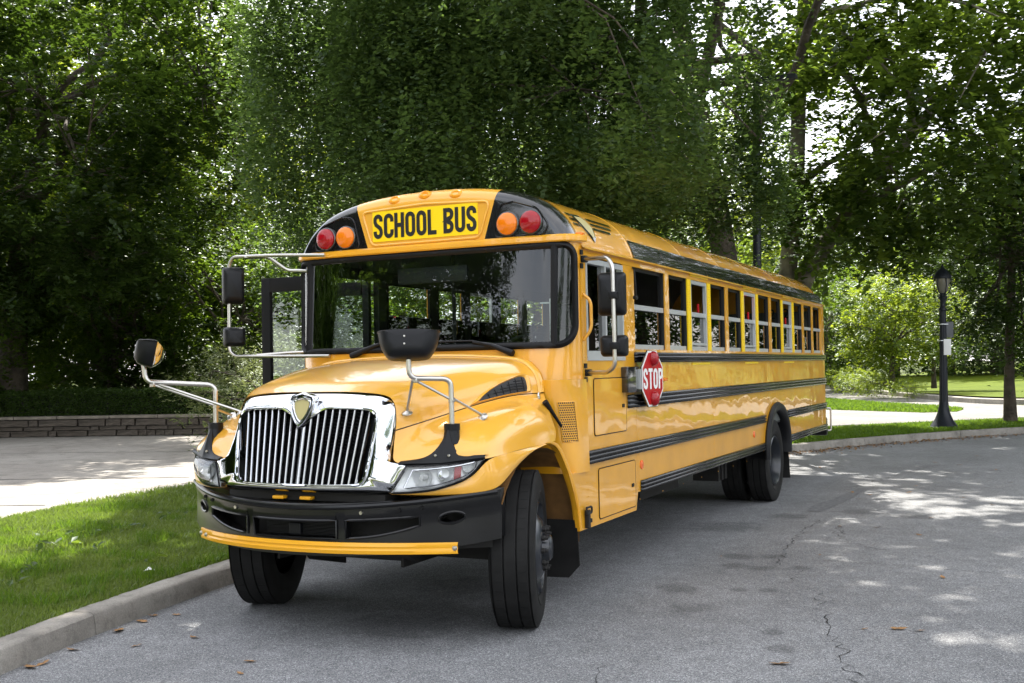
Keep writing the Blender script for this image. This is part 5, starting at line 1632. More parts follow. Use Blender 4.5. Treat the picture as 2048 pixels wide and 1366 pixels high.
def sprays(cl, per, sig, size, ln=.5, sag=.35, m_=11, jit=.35, out_=None):
    """leaves strung along short drooping twigs round each cluster centre"""
    K = len(cl); S = max(1, per // m_)
    o_ = np.repeat(cl, S, 0) + RNG.normal(size=(K * S, 3)) * np.asarray(sig) * .75
    d = unit(K * S); d[:, 2] = d[:, 2] * .35 + .05
    if out_ is not None:
        q = o_ - out_; q[:, 2] *= .2; d += q / (np.linalg.norm(q, axis=1, keepdims=True) + 1e-6) * .7
    d /= np.linalg.norm(d, axis=1, keepdims=True)
    L = ln * RNG.uniform(.55, 1.35, (K * S, 1))
    t = RNG.uniform(.08, 1, (K * S, m_))
    P = o_[:, None, :] + d[:, None, :] * (L[:, None, :] * t[:, :, None])
    P[:, :, 2] -= sag * L * t ** 2 * 1.2
    P += RNG.normal(size=P.shape) * size * jit
    n_ = np.cross(np.cross(d, np.array([0, 0, 1.0])), d); n_ /= np.linalg.norm(n_, axis=1, keepdims=True) + 1e-6
    n_ += RNG.normal(0, .35, n_.shape)
    lv = np.repeat(RNG.uniform(.1, .9, K), S * m_) + np.repeat(RNG.normal(0, .18, K * S), m_) + RNG.normal(0, .12, K * S * m_)
    return P.reshape(-1, 3), np.full(K * S * m_, size), lv, np.repeat(n_, m_, 0), np.repeat(d, m_, 0)

def spread(cl, per, sig, size):
    # cl (K,3) cluster centres -> leaf centres around each
    K = len(cl)
    C = np.repeat(cl, per, 0) + RNG.normal(size=(K * per, 3)) * np.asarray(sig)
    lv = np.repeat(RNG.uniform(.1, .9, K), per) + RNG.normal(0, .18, K * per)
    return C, np.full(K * per, size), lv

def ellipsoid(n_, c, r, inner=.35, gap=.42, gs=1.6, seed=1, zmin=None):
    out = []
    c = np.array(c, float); r = np.array(r, float)
    tot = 0
    while tot < n_:
        v = unit(n_) * (inner ** 3 + (1 - inner ** 3) * RNG.uniform(0, 1, (n_, 1))) ** (1 / 3)
        # uneven outline
        v *= (.82 + .36 * vnoise(v * 3 + 50, 1.0, seed))[:, None]
        P = c + v * r
        k = vnoise(P + 200, gs, seed) > gap
        if zmin is not None: k &= P[:, 2] > zmin
        P = P[k]; out.append(P); tot += len(P)
    return np.concatenate(out)[:n_]

def branches(mb, root, tips, r0, n_main, seed, crook=.25, seg=7, twig=.012):
    # root: list of trunk points with radii; tips (K,3): limbs fan out from the trunk top
    rr = random.Random(seed)
    top = [Vector(p) for p, _ in root]
    mains = []
    idx = list(range(len(tips))); rr.shuffle(idx)
    for k in idx[:n_main]:
        tip = Vector(tips[k]); a = top[-1 - rr.randrange(max(1, len(top) // 2))]
        ra = [r for p, r in root if (p - a).length < 1e-6][0] * rr.uniform(.45, .7)
        L = (tip - a).length; pts = [a]; rs = [ra]
        for j in range(1, seg + 1):
            t = j / seg
            q = a.lerp(tip, t) + Vector((rr.gauss(0, 1), rr.gauss(0, 1), rr.gauss(0, .6))) * (crook * L * .12 * math.sin(math.pi * t)) + Vector((0, 0, L * .10 * math.sin(math.pi * t)))
            pts.append(q); rs.append(max(twig, ra * (1 - t) ** .9 + twig))
        mb.tube(pts, rs, 7); mains.append(pts)
    nodes = [p for m_ in mains for p in m_[2:]]
    return nodes
def twigs(mb, nodes, tips, n_, r=.02, seed=3):
    rr = random.Random(seed); nd = np.array([tuple(p) for p in nodes])
    for k in rr.sample(range(len(tips)), min(n_, len(tips))):
        t = tips[k]; d = np.linalg.norm(nd - t, axis=1); a = Vector(nd[int(d.argmin())]); b_ = Vector(t)
        if (b_ - a).length < .15: continue
        m_ = a.lerp(b_, .5) + Vector((rr.gauss(0, .1), rr.gauss(0, .1), .12 * (b_ - a).length))
        mb.tube([a, m_, b_], [r, r * .7, r * .35], 4, cap=False)

def make_tree(name, label, cat, base, trunk, r0, C, lv_size, leafm, barkm, limbs, tw=80, group=None, nlv=None, droop=.3, seed=1, upb=.6, twr=.02, aspect=.62):
    """trunk: list of world points; C: cluster centres; lv_size: (per, sigma, size)"""
    o = empty(name, base); tag(o, label, cat, group)
    b0 = Vector(base)
    tr = [Vector(p) for p in trunk]
    L = sum((tr[i + 1] - tr[i]).length for i in range(len(tr) - 1)); acc = 0; root = []
    for i, p in enumerate(tr):
        if i: acc += (p - tr[i - 1]).length
        t = acc / L; root.append((p - b0, r0 * (1.25 if i == 0 else 1 - .55 * t)))
    mb = MB(); mb.tube([p for p, _ in root], [r for _, r in root], 12)
    tips = C - np.array(b0)
    nodes = branches(mb, root, tips, r0, limbs, seed)
    nodes += [p for p, _ in root[len(root) // 2:]]
    twigs(mb, nodes, tips, tw, twr, seed)
    mb.build('trunk', barkm, o, 60)
    per, sig, size = lv_size
    P, S_, lv, nn_, tt_ = sprays(tips, per, sig, size, ln=sig[0] * 1.7, sag=droop, out_=tips.mean(0))
    me = leaf_mesh('crown', P, S_, lv, leafm, droop, upb, aspect, nn_, tt_)
    link('crown', me, o)
    return o
def copy_tree(o, loc, rz_, s_, label, group=None, cat=None):
    c = o.copy(); col.objects.link(c); c.location = loc; c.rotation_euler = (0, 0, rz_); c.scale = (s_, s_, s_ * random.uniform(.92, 1.1))
    c['label'] = label
    if group: c['group'] = group
    for ch in o.children:
        d = ch.copy(); col.objects.link(d); d.parent = c
    return c

# 1. great ginkgo: drooping curtains of leaves over the bus
def ginkgo():
    base = at(1478, 800, 24.5); base.z = .1
    n_ = 12000
    a = RNG.uniform(0, 2 * math.pi, n_); r_ = np.sqrt(RNG.uniform(.04, 1, n_))
    r_ *= 1 + .10 * np.sin(a * 5 + 1) + .06 * np.sin(a * 11)
    # lower, drooping skirt of the crown: leans out over the bus
    y = 13.2 + 8.8 * r_ * np.sin(a); x = -4.9 - .36 * (y - 12.5) + 5.2 * r_ * np.cos(a)
    zb = 4.3 + .75 * np.sin(x * .9 + .5) * np.cos(y * .7) + (1 - r_) * 1.4
    z = zb + (9.4 - zb) * RNG.uniform(0, 1, n_) ** 1.25
    P = np.stack([x, y, z], 1)
    P = P[(vnoise(P * np.array([1, 1, .6]) + 100, 1.0, 5) > .52)]
    seen = (P[:, 1] < 15.5) | (RNG.uniform(0, 1, len(P)) < .35)
    seen &= ~((P[:, 0] > -2.6) & (P[:, 1] > 11.5))
    low = P[seen][:3300]
    # unseen dome above, shaped to shade the bus and road
    hi = ellipsoid(1000, (0.2, 8.0, 12.4), (8.2, 6.8, 3.6), .1, .40, 1.5, 6, zmin=9.2)
    o = empty('ginkgo_tree', base); tag(o, 'huge spreading tree with drooping curtains of small leaves hanging over the bus', 'tree')
    b0 = np.array(base)
    mb = MB()
    tr = [base, base + Vector((.02, -.05, 1.5)), base + Vector((-.1, -.2, 3.2)), base + Vector((-.25, -.5, 5.0)), base + Vector((-.5, -1.2, 7.5)), base + Vector((-.8, -2, 10.5))]
    root = [(Vector(p) - base, r) for p, r in zip(tr, (.42, .33, .30, .27, .22, .15))]
    mb.tube([p for p, _ in root], [r for _, r in root], 14)
    nodes = branches(mb, root, np.concatenate([low[::6], hi[::6]]) - b0, .3, 26, 4, .5, 8)
    twigs(mb, nodes, low - b0, 200, .018, 5)
    mb.build('trunk', M['bark'], o, 60)
    near_ = low[(low[:, 1] < 13.0)]; far_ = low[low[:, 1] >= 13.0]
    parts = []
    for cl, per, size, ln in ((near_, 132, .072, .42), (far_, 72, .095, .5)):
        drop = RNG.uniform(.3, 1.2, len(cl)); rep_ = 3
        cc = np.repeat(cl, rep_, 0) - b0; cc[:, 2] -= np.tile(np.linspace(0, 1, rep_), len(cl)) * np.repeat(drop, rep_)
        cc[:, :2] += RNG.normal(0, .10, (len(cc), 2))
        parts.append(sprays(cc, per // rep_, (.15, .15, .12), size, ln=ln, sag=1.3, m_=11, jit=.45))
    C = np.concatenate([q[0] for q in parts]); Sz = np.concatenate([q[1] for q in parts]); lv = np.concatenate([q[2] for q in parts]); Nn = np.concatenate([q[3] for q in parts]); Tt = np.concatenate([q[4] for q in parts])
    W_ = C + b0
    keep = ~((np.abs(W_[:, 0]) < 1.9) & (W_[:, 1] < 11.2) & (W_[:, 2] < 3.7))
    keep &= W_[:, 2] > 2.9
    C, Sz, lv, Nn, Tt = C[keep], Sz[keep], lv[keep], Nn[keep], Tt[keep]
    C2, S2, lv2, N2, T2 = sprays(hi - b0, 44, (.5, .5, .42), .21, ln=.8, sag=.4)
    Ca = np.concatenate([C, C2]); Sa = np.concatenate([Sz, S2]); la = np.concatenate([lv, lv2])
    link('crown', leaf_mesh('crown', Ca, Sa, la, M['leaf_ginkgo'], .9, .3, .9, np.concatenate([Nn, N2]), np.concatenate([Tt, T2])), o)
ginkgo()

# 2. big dark tree at the left
b = at(15, 800, 31); b.z = .1
C = np.concatenate([ellipsoid(1500, at(90, 130, 29), (6.6, 5.5, 6.0), .1, .50, 1.35, 2, zmin=2.2), ellipsoid(260, at(70, 480, 29), (4.7, 3.5, 2.2), .1, .40, 1.0, 27, zmin=2.0)])
C = C[C[:, 2] < 13.2]
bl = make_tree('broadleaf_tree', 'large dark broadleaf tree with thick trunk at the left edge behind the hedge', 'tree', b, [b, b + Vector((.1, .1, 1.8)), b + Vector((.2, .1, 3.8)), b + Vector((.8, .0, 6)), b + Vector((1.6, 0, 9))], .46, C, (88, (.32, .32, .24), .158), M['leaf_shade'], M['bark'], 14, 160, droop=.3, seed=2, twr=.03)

# 3. understorey trees behind the hedge
b = at(205, 790, 33.5); b.z = .1
C = np.concatenate([ellipsoid(260, b + Vector((0, 0, 3.6)), (3.0, 3.0, 2.5), .2, .36, 1.0, 3), ellipsoid(60, b + Vector((.5, 0, 1.5)), (2.2, 2.2, .8), .2, .3, 1.0, 4)])
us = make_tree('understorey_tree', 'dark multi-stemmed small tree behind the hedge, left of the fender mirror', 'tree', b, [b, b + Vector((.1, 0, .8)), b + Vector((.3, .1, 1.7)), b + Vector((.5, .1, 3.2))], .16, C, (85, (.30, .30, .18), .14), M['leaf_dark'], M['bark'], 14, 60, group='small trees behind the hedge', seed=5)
for (u, dpt, s_, lab) in ((40, 36, 1.0, 'dark small tree behind the hedge, beside the thick trunk at the left edge'), (330, 36, 1.05, 'dense small tree behind the hedge, above the left fender mirror'), (455, 33, .95, 'small tree behind the hedge, just left of the tall side mirror'), (600, 38, 1.15, 'small tree seen through the open bus door'), (-110, 30, .9, 'dark small tree at the left end of the hedge')):
    q = at(u, 790, dpt); q.z = .1; copy_tree(us, q, random.uniform(0, 6), s_, lab)

# 4. sunlit trees further back
b = at(560, 780, 48); b.z = .1
C = ellipsoid(330, b + Vector((0, 0, 8)), (5.6, 5.6, 6.6), .2, .40, 1.9, 7)
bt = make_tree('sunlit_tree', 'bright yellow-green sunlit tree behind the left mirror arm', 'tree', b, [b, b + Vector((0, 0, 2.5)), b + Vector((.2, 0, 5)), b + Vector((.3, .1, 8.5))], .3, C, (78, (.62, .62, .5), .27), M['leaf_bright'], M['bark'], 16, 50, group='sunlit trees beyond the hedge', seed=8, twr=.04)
for (u, dpt, s_, lab) in ((350, 52, 1.0, 'sunlit tree beyond the hedge, behind the dark small trees'), (90, 56, 1.0, 'sunlit tree far behind the trunk at the left edge'), (800, 50, .9, 'sunlit tree behind the front of the bus roof'), (1080, 54, .95, 'sunlit tree behind the middle of the bus roof'), (1380, 58, 1.0, 'sunlit tree behind the rear half of the bus'), (20, 44, 1.25, 'tall sunlit tree behind the big dark tree, nearest the left edge'), (215, 42, 1.2, 'tall sunlit tree behind the big dark tree, in the gap right of its crown')):
    q = at(u, 780, dpt); q.z = .1; copy_tree(bt, q, random.uniform(0, 6), s_, lab)
# far woods
b = at(1580, 770, 85); b.z = .1
C = ellipsoid(300, b + Vector((0, 0, 7.5)), (6, 6, 7), .2, .36, 2.2, 9)
ft_ = make_tree('far_tree', 'pale tree in the far woods beyond the lawns', 'tree', b, [b, b + Vector((0, 0, 3)), b + Vector((.2, 0, 8))], .35, C, (70, (.75, .75, .6), .34), M['leaf_far'], M['bark'], 10, 20, group='far woods behind the trees', seed=10, twr=.05)
for (u, dpt, s_) in ((-60, 80, 1), (170, 92, 1.1), (420, 86, 1.0), (650, 95, 1.1), (880, 84, 1.0), (1120, 96, 1.1), (1350, 88, 1.0), (1720, 105, .85), (1850, 112, .8), (1960, 100, .75), (2080, 92, .9), (1480, 110, 1.1), (2200, 80, .9), (1790, 78, 1.0), (1900, 74, 1.0), (1995, 70, 1.05), (2090, 66, 1.0)):
    q = at(u, 770, dpt); q.z = .1; copy_tree(ft_, q, random.uniform(0, 6), s_, 'pale tree in the far woods beyond the lawns')
# trees across the road, behind the viewer: mirrored in the windscreen, chrome and paint
for i, (x, y, s_) in enumerate(((-27, -5, 1.0), (-22, -14, 1.1), (-15, -21, 1.1), (-9, -30, .8), (-34, -14, 1.2), (-28, -23, 1.2), (-20, -31, 1.2), (2, -46, .6), (18, -34, .8), (34, -20, .9), (40, -4, .9))):
    c = copy_tree(bl if i < 7 else ft_, (x, y, 0), i * 1.3, s_, 'tree across the road, seen mirrored in the windscreen and bus side', 'trees across the road')
for i, (x, y, s_) in enumerate(((9.5, 46, .8), (15, 42, .9), (21, 44, .9), (27, 38, .9), (33, 42, 1.0), (38, 33, .95), (44, 26, 1.0), (46, 14, .95), (15.5, 36, 1.0), (24, 32, 1.0), (32, 25, 1.0))):
    c = copy_tree(bl if i > 7 else ft_ if i % 2 else bt, (x, y, .3), i * 1.7, s_, 'tree beyond the right edge, seen mirrored in the bus side and windows', 'trees beyond the road bend')
sheet('far_verge', [(2.5, -19), (8, -20.5), (30, -18.5), (60, -15), (120, -10), (120, -150), (-120, -150), (-60, -40), (-8, -22)], .02, M['lawn'])

# 5. pale feathery shrubs beside the bus front
b = at(540, 770, 23); b.z = .1
C = ellipsoid(150, b + Vector((0, 0, 1.05)), (2.1, 1.6, 1.25), .1, .25, .7, 12, zmin=.2)
gs_ = make_tree('feathery_shrub', 'pale grey-green feathery shrub behind the open bus door', 'shrub', b, [b, b + Vector((0, 0, .4)), b + Vector((0, .05, .9))], .06, C, (75, (.20, .20, .18), .085), M['leaf_grey'], M['bark'], 12, 60, group='feathery shrubs by the bus', seed=14, droop=-.3, aspect=.35, twr=.008)
q = at(660, 770, 25); q.z = .1; copy_tree(gs_, q, 2.0, 1.1, 'pale feathery shrub seen through the windscreen of the bus')
q = at(455, 772, 31); q.z = .1; copy_tree(gs_, q, 4.0, .9, 'pale low feathery shrub at the right end of the hedge')

# 6. clipped hedge on the wall
hd = MB()
n_ = 62000
s = RNG.uniform(9, wlen[-1] + .2, n_)
side = RNG.uniform(0, 1, n_)
P = np.zeros((n_, 3))
for i in range(n_):
    p, d = wpos(float(s[i])); nn = Vector((-d.y, d.x, 0))
    r_ = RNG.uniform(0, 1)
    if side[i] < .5: o_, z_ = .42 + abs(RNG.normal(0, .05)), RNG.uniform(.6, 1.30)
    elif side[i] < .9: o_, z_ = RNG.uniform(.42, 1.5), 1.30 + RNG.normal(0, .035)
    else: o_, z_ = 1.5, RNG.uniform(.1, 1.3)
    q = p + wo + nn * o_
    P[i] = (q.x, q.y, z_ + .06 * math.sin(s[i] * 2.1) * .6)
P += RNG.normal(0, .025, P.shape)
ho = empty('hedge', (WC[60].x, WC[60].y, 0)); tag(ho, 'long clipped dark green hedge above the low stone wall', 'hedge')
link('foliage', leaf_mesh('foliage', P - np.array(wo), np.full(n_, .075), .5 + RNG.normal(0, .25, n_), M['leaf_hedge'], .1, .5), ho)
mb = MB(); rows = []
for s in np.linspace(9, wlen[-1], 50):
    p, d = wpos(s); nn = Vector((-d.y, d.x, 0)); rows.append([p + nn * .5 + Vector((0, 0, .2)), p + nn * .5 + Vector((0, 0, 1.24)), p + nn * 1.42 + Vector((0, 0, 1.24)), p + nn * 1.42 + Vector((0, 0, .2))])
mb.grid(rows); mb.build('twiggy_core', M['dark'], ho)

# 7. plane tree with two leaning trunks behind the rear of the bus
b = at(1572, 800, 27); b.z = .12
D = 27
C = np.concatenate([ellipsoid(560, at(1890, 190, 25), (5.2, 4.5, 3.4), .1, .42, 1.4, 21), ellipsoid(150, at(1700, 20, 27), (3.6, 4, 2.2), .1, .40, 1.3, 22), ellipsoid(90, at(1700, 430, 27), (2.2, 2.5, 1.5), .1, .46, 1.1, 23), ellipsoid(30, at(1620, 420, 26), (1.0, 1.2, 1.2), .1, .46, .8, 24), ellipsoid(120, at(1930, -300, 27), (6.5, 5, 2.6), .1, .42, 1.4, 25), ellipsoid(150, (1.2, 18.2, 13.2), (4.8, 3.4, 2.2), .1, .46, 1.1, 26, zmin=11.0)])  # the last clumps are unseen, added overhead to shade and dapple the road
pt = make_tree('plane_tree', 'tall plane tree with mottled leaning trunks behind the rear of the bus', 'tree', b, [b, at(1568, 640, D), at(1578, 520, D), at(1592, 380, D), at(1598, 200, D), at(1605, 40, D), at(1620, -200, D)], .27, C, (64, (.36, .36, .26), .175), M['leaf_plane'], M['bark_plane'], 10, 60, seed=31, droop=.5, twr=.03, aspect=.85)
mb = MB(); pts = [at(1570, 700, D), at(1605, 565, D), at(1650, 490, D), at(1700, 410, D), at(1765, 340, D), at(1830, 260, D), at(1920, 160, D), at(2000, 60, D)]
mb.tube([p - Vector(b) for p in catmull(pts, 24)], [.27 - .19 * i / 24 for i in range(25)], 12)
for q in ([at(1765, 340, D), at(1740, 250, D - .5), at(1700, 150, D - 1)], [at(1700, 410, D), at(1780, 380, D - .8), at(1880, 330, D - 1.5), at(1980, 330, D - 2)], [at(1830, 260, D), at(1810, 130, D + .5), at(1800, 20, D + 1)], [at(1592, 380, D), at(1650, 330, D), at(1720, 300, D)]):
    cc = catmull(q, 10); mb.tube([p - Vector(b) for p in cc], [.13 - .10 * i / 10 for i in range(11)], 7)
mb.build('limb', M['bark_plane'], pt, 60)

# 8. dark drooping tree at the right edge
b = ground(2021, 845, .13)
C = np.concatenate([ellipsoid(430, b + Vector((1.0, 0, 4.6)), (2.9, 2.4, 3.2), .1, .30, .9, 41, zmin=1.7), ellipsoid(60, b + Vector((.4, -.3, 2.4)), (2.0, 1.8, .7), .1, .3, .8, 42, zmin=1.5)])
make_tree('drooping_tree', 'dark drooping tree with slim trunk on the grass right of the street lamp', 'tree', b, [b, b + Vector((.0, .02, 1.0)), b + Vector((.05, .0, 2.2)), b + Vector((.15, 0, 4.0)), b + Vector((.25, 0, 6.2))], .135, C, (95, (.30, .30, .18), .11), M['leaf_shade'], M['bark'], 22, 90, seed=42, droop=.8, twr=.012)

# 9. bright small trees on the lawn
b = at(1785, 782, 46); b.z = .35
C = np.concatenate([ellipsoid(200, b + Vector((.2, 0, 3.2)), (2.2, 2.1, 1.9), .15, .36, .9, 51), ellipsoid(40, b + Vector((-.8, 0, 1.9)), (1.3, 1.3, .6), .1, .3, .8, 52)])
dg = make_tree('dogwood_tree', 'bright sunlit small tree on the lawn left of the street lamp', 'tree', b, [b, b + Vector((0, 0, .9)), b + Vector((.1, 0, 2.0)), b + Vector((.2, .1, 3.4))], .12, C, (60, (.30, .30, .17), .16), M['leaf_bright'], M['bark'], 12, 40, group='small sunlit trees on the lawn', seed=52, aspect=.6)
for (u, dpt, s_, lab) in ((1668, 58, 1.0, 'dark small tree at the far end of the path, beyond the bus tail'), (1716, 62, 1.0, 'dark small tree behind the bright small tree by the path')):
    q = at(u, 775, dpt); q.z = .3; copy_tree(us, q, random.uniform(0, 6), s_, lab, 'dark trees at the end of the path')
for (u, v, dpt, s_, lab) in ((1868, 770, 50, .9, 'small sunlit tree standing just behind the street lamp'),):
    q = at(u, v, dpt); q.z = .4; copy_tree(dg, q, random.uniform(0, 6), s_, lab)
q = at(1690, 770, 50)
# dense dark shrubbery behind the bus tail
b = at(1690, 775, 66); b.z = .2
C = ellipsoid(110, b + Vector((0, 0, 1.7)), (3.4, 2.6, 2.0), .1, .22, 1.0, 55, zmin=.3)
make_tree('dark_shrub', 'dense dark shrub mass at the end of the path beyond the bus tail', 'shrub', b, [b, b + Vector((0, 0, .6)), b + Vector((0, 0, 1.4))], .09, C, (80, (.4, .4, .3), .19), M['leaf_dark'], M['bark'], 8, 10, seed=56)
# low sunny shrubs along the path edging
b = at(1680, 780, 55); b.z = .3
C = ellipsoid(55, b + Vector((0, 0, .55)), (1.2, 1.0, .6), .1, .2, .5, 61, zmin=.3)
ps = make_tree('low_shrub', 'low yellow-green shrub by the path, nearest the bus tail', 'shrub', b, [b, b + Vector((0, 0, .2)), b + Vector((0, 0, .5))], .03, C, (60, (.17, .17, .14), .10), M['leaf_bright'], M['bark'], 6, 10, group='low shrubs along the path', seed=62, twr=.006, aspect=.4)
for (u, v, dpt, s_, lab) in ((1708, 783, 51, 1.0, 'low yellow-green shrub by the path, second from the bus tail'), (1735, 786, 48, .95, 'low yellow-green shrub by the path, third from the bus tail'), (1762, 790, 45.5, .8, 'low shrub at the foot of the bright small tree'), (1815, 797, 42, .6, 'smallest low shrub by the path, between the bright small tree and the lamp')):
    q = at(u, v, dpt); q.z = .3; copy_tree(ps, q, random.uniform(0, 6), s_, lab)

# ------------------------------------------------------------------ grass
def grass(name, P, h, wd, m, lab, cat='grass', base=(0, 0, 0)):
    N = len(P)
    h_ = h * RNG.uniform(.45, 1.35, N); a = RNG.uniform(0, 2 * math.pi, N); ln = RNG.uniform(.1, .9, N) * h_
    d = np.stack([np.cos(a), np.sin(a), np.zeros(N)], 1); s_ = np.stack([-np.sin(a), np.cos(a), np.zeros(N)], 1)
    tw = RNG.uniform(-1, 1, N)[:, None]; s_ = s_ * np.cos(tw) + d * np.sin(tw)
    w_ = (wd * RNG.uniform(.6, 1.3, N))[:, None]
    V = np.empty((N, 5, 3), np.float32)
    V[:, 0] = P - s_ * w_ * .5; V[:, 1] = P + s_ * w_ * .5
    mid = P + d * (ln * .35)[:, None] + np.array([0, 0, 1]) * (h_ * .6)[:, None]
    V[:, 2] = mid + s_ * w_ * .4; V[:, 3] = mid - s_ * w_ * .4
    V[:, 4] = P + d * ln[:, None] + np.array([0, 0, 1]) * h_[:, None]
    me = bpy.data.meshes.new(name)
    me.vertices.add(N * 5); me.vertices.foreach_set('co', V.ravel())
    idx = np.arange(N, dtype=np.int32)[:, None] * 5 + np.array([0, 1, 2, 0, 2, 3, 3, 2, 4], np.int32)[None]
    me.loops.add(N * 9); me.loops.foreach_set('vertex_index', idx.ravel())
    me.polygons.add(N * 3)
    me.polygons.foreach_set('loop_start', np.arange(N * 3, dtype=np.int32) * 3); me.polygons.foreach_set('loop_total', np.full(N * 3, 3, np.int32))
    at_ = me.attributes.new('lv', 'FLOAT', 'POINT')
    pat = vnoise(P * np.array([1, 1, 0]) + 300, .5, 8) * .6 + RNG.uniform(0, .5, N) - .05
    at_.data.foreach_set('value', np.repeat(np.clip(pat, 0, 1).astype(np.float32), 5))
    me.materials.append(m); me.update(calc_edges=True)
    o = link(name, me, None, base); tag(o, lab, cat, kind='stuff'); return o
ky = np.array([p.y for p in kc[:220]]); kx = np.array([p.x for p in kc[:220]])
py = np.array([p[1] for p in PAV]); px = np.array([p[0] for p in PAV])
def vergepts(n_, y0, y1):
    y = RNG.uniform(y0, y1, n_); x1 = np.interp(y, ky, kx) - .19; x0 = np.interp(y, py, px) - .02 + .10 * vnoise(np.stack([y, y * 0, y * 0], 1) + 40, .25, 3)
    x = x0 + (x1 - x0) * RNG.uniform(0, 1, n_)
    P = np.stack([x, y, np.full(n_, .126)], 1)
    bare = vnoise(P * np.array([1, 1, 0]) + 77, .7, 4)
    return P[(bare > .26) | (RNG.uniform(0, 1, n_) > .75)]
grass('verge_grass', vergepts(170000, -3.0, 3.2), .048, .008, M['blade'], 'short green grass on the verge between the kerb and the pale pavement')
tf = vergepts(60000, -3.0, 3.2); tf = tf[vnoise(tf * np.array([1, 1, 0]) + 11, .33, 9) > .68]
grass('tall_grass', tf, .085, .009, M['blade_sun'], 'taller uncut tufts standing out of the near verge grass')
grass('verge_grass', vergepts(60000, 3.2, 11), .065, .012, M['blade'], 'green grass on the verge beside the passenger side of the bus')
# broad-leaved weeds in the near grass
W_ = []
for u, v in ((95, 1075), (150, 1080), (225, 1070), (270, 1060), (140, 1095), (200, 1105), (60, 1110), (280, 1130), (330, 1040), (60, 1150), (30, 1180)):
    g = ground(u, v, .13)
    for k in range(7): W_.append((g.x + random.gauss(0, .09), g.y + random.gauss(0, .09), .16 + random.uniform(0, .05)))
W_ = np.array(W_)
o = link('lawn_weeds', leaf_mesh('lawn_weeds', W_, np.full(len(W_), .10), RNG.uniform(.2, .8, len(W_)), M['leaf_plane'], -.1, .8, .45)); tag(o, 'scattered broad-leaved weeds in the near verge grass', 'weeds', kind='stuff')
# strip beyond the bend
n_ = 60000
i = RNG.integers(195, 300, n_); tt = RNG.uniform(.19, 1, n_)
KP = np.array([(p.x, p.y) for p in kc]); KN = np.array([tuple(kerb_normal(q)) for q in range(len(kc))])
wid_ = np.interp(i, [195, 220, 240, 300], [8, 5, 3.0, 2.2])
XY = KP[i] + KN[i] * (.2 + wid_ * RNG.uniform(0, 1, n_))[:, None] + RNG.normal(0, .15, (n_, 2))
dk = ((XY[:, None, :] - KP[None, 190:310:2]) ** 2).sum(2); ok = np.sqrt(dk.min(1)) > .215
sd = ((XY - KP[190:310:2][dk.argmin(1)]) * KN[190:310:2][dk.argmin(1)]).sum(1) > 0
XY = XY[ok & sd]
grass('strip_grass', np.c_[XY, np.full(len(XY), .13)], .06, .016, M['blade_sun'], 'grass strip between the far kerb and the path, around the street lamp')
def tri_fill(poly, n_):
    poly = np.array(poly); lo, hi = poly.min(0), poly.max(0); out = []
    P = RNG.uniform(lo, hi, (n_ * 3, 2)); ins = np.zeros(len(P), bool)
    for (x1, y1), (x2, y2) in zip(poly, np.roll(poly, -1, 0)):
        c = ((y1 > P[:, 1]) != (y2 > P[:, 1])) & (P[:, 0] < (x2 - x1) * (P[:, 1] - y1) / (y2 - y1 + 1e-12) + x1); ins ^= c
    return P[ins][:n_]
isl = tri_fill([(-2.2, 30.2), (1.0, 28.0), (1.9, 28.6), (2.0, 30.2), (1.3, 32.2), (-1.0, 35.5), (-3.8, 40.5), (-6.5, 44), (-7, 32)], 22000)
grass('island_grass', np.c_[isl, np.full(len(isl), .135)], .085, .03, M['blade_sun'], 'sunlit grass island between the two arms of the path')

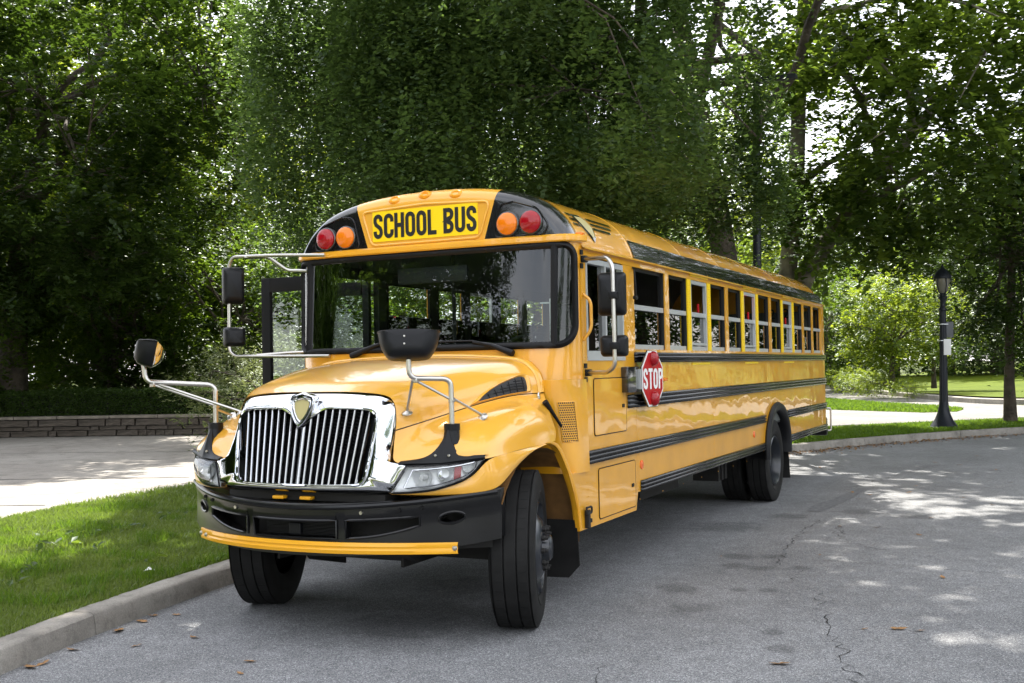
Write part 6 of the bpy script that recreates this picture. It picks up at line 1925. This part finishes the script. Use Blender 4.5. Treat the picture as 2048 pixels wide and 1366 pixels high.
# ------------------------------------------------------------------ fallen leaves
def leafshape(seed):
    rr = random.Random(seed); mb = MB()
    pts = [(-.5, 0), (-.25, .22), (-.05, .16), (.1, .30), (.28, .14), (.5, 0), (.28, -.15), (.08, -.28), (-.08, -.15), (-.28, -.22)]
    V = [(x, y * rr.uniform(.8, 1.1), .10 * abs(x) * rr.uniform(.3, 1.8) + .16 * abs(y) * rr.uniform(.2, 1.6)) for x, y in pts] + [(0, 0, .01)]
    mb.add(V, [(i, (i + 1) % 10, 10) for i in range(10)]); return mb.mesh('fallen_leaf', M['dryleaf'])
lf = [leafshape(i) for i in range(5)]
near = [(60, 1335, .12, 'dry brown leaf by the kerb foot at the lower left corner'), (85, 1328, .10, None), (145, 1300, .10, None), (237, 1262, .14, 'largest curled brown leaf at the kerb foot below the joint'), (285, 1243, .11, None), (305, 1232, .09, None), (272, 1292, .08, None), (388, 1275, .08, None), (353, 1230, .07, None), (500, 1323, .085, 'lone dry leaf on the road at the bottom, left of the front wheel'), (480, 1347, .05, None), (1560, 1328, .13, 'pale curled leaf on the road at the bottom, right of centre'), (1798, 1258, .11, 'dry leaf on the open road, lower right'), (1840, 1262, .08, None), (1730, 1258, .05, None), (1885, 1155, .08, None), (1838, 1070, .08, None), (1755, 1055, .08, None), (1862, 1036, .09, None), (1680, 1053, .07, None), (1985, 1010, .09, None), (1925, 995, .09, None), (1832, 972, .08, None), (1818, 985, .09, None), (1640, 935, .09, None), (1705, 985, .08, None), (1640, 1110, .05, None), (1442, 1113, .05, None), (1992, 940, .1, None), (1870, 925, .1, None), (1920, 930, .1, None), (1955, 912, .1, None), (1720, 998, .05, None), (1740, 990, .07, None), (2020, 965, .08, None)]
for k, (u, v, s_, lab) in enumerate(near):
    g = ground(u, v, .004)
    o = link('fallen_leaf', lf[k % 5], None, (g.x, g.y, .006), (random.uniform(-.2, .2), random.uniform(-.2, .2), random.uniform(0, 6)), (s_, s_, s_))
    tag(o, lab or ('small dry leaf in the gutter beside the near kerb' if u < 600 else 'small dry leaf scattered on the asphalt right of the bus'), 'leaf', 'fallen leaves on the asphalt')
# leaf litter along the far kerb
n_ = 1500
i = RNG.integers(190, 290, n_); XY = KP[i] - KN[i] * (np.abs(RNG.normal(0, .25, n_)) + .03)[:, None] + RNG.normal(0, .06, (n_, 2))
tag(link('leaf_litter', leaf_mesh('leaf_litter', np.c_[XY, RNG.uniform(.01, .03, n_)], np.full(n_, .06), RNG.uniform(0, 1, n_), M['dryleaf'], 0, 1.5)), 'brown leaf litter gathered along the foot of the far kerb', 'leaf litter', kind='stuff')
# white scrap of paper on the near grass
g = ground(297, 1148, .15)
mb = MB(); mb.add([(-.04, -.02, 0), (.03, -.03, .02), (.05, .02, .01), (-.02, .03, .03), (0, 0, .035)], [(0, 1, 4), (1, 2, 4), (2, 3, 4), (3, 0, 4)])
o = mb.build('paper_scrap', M['white'], None, loc=(g.x, g.y, .17)); tag(o, 'small crumpled white scrap lying on the grass near the kerb', 'scrap')
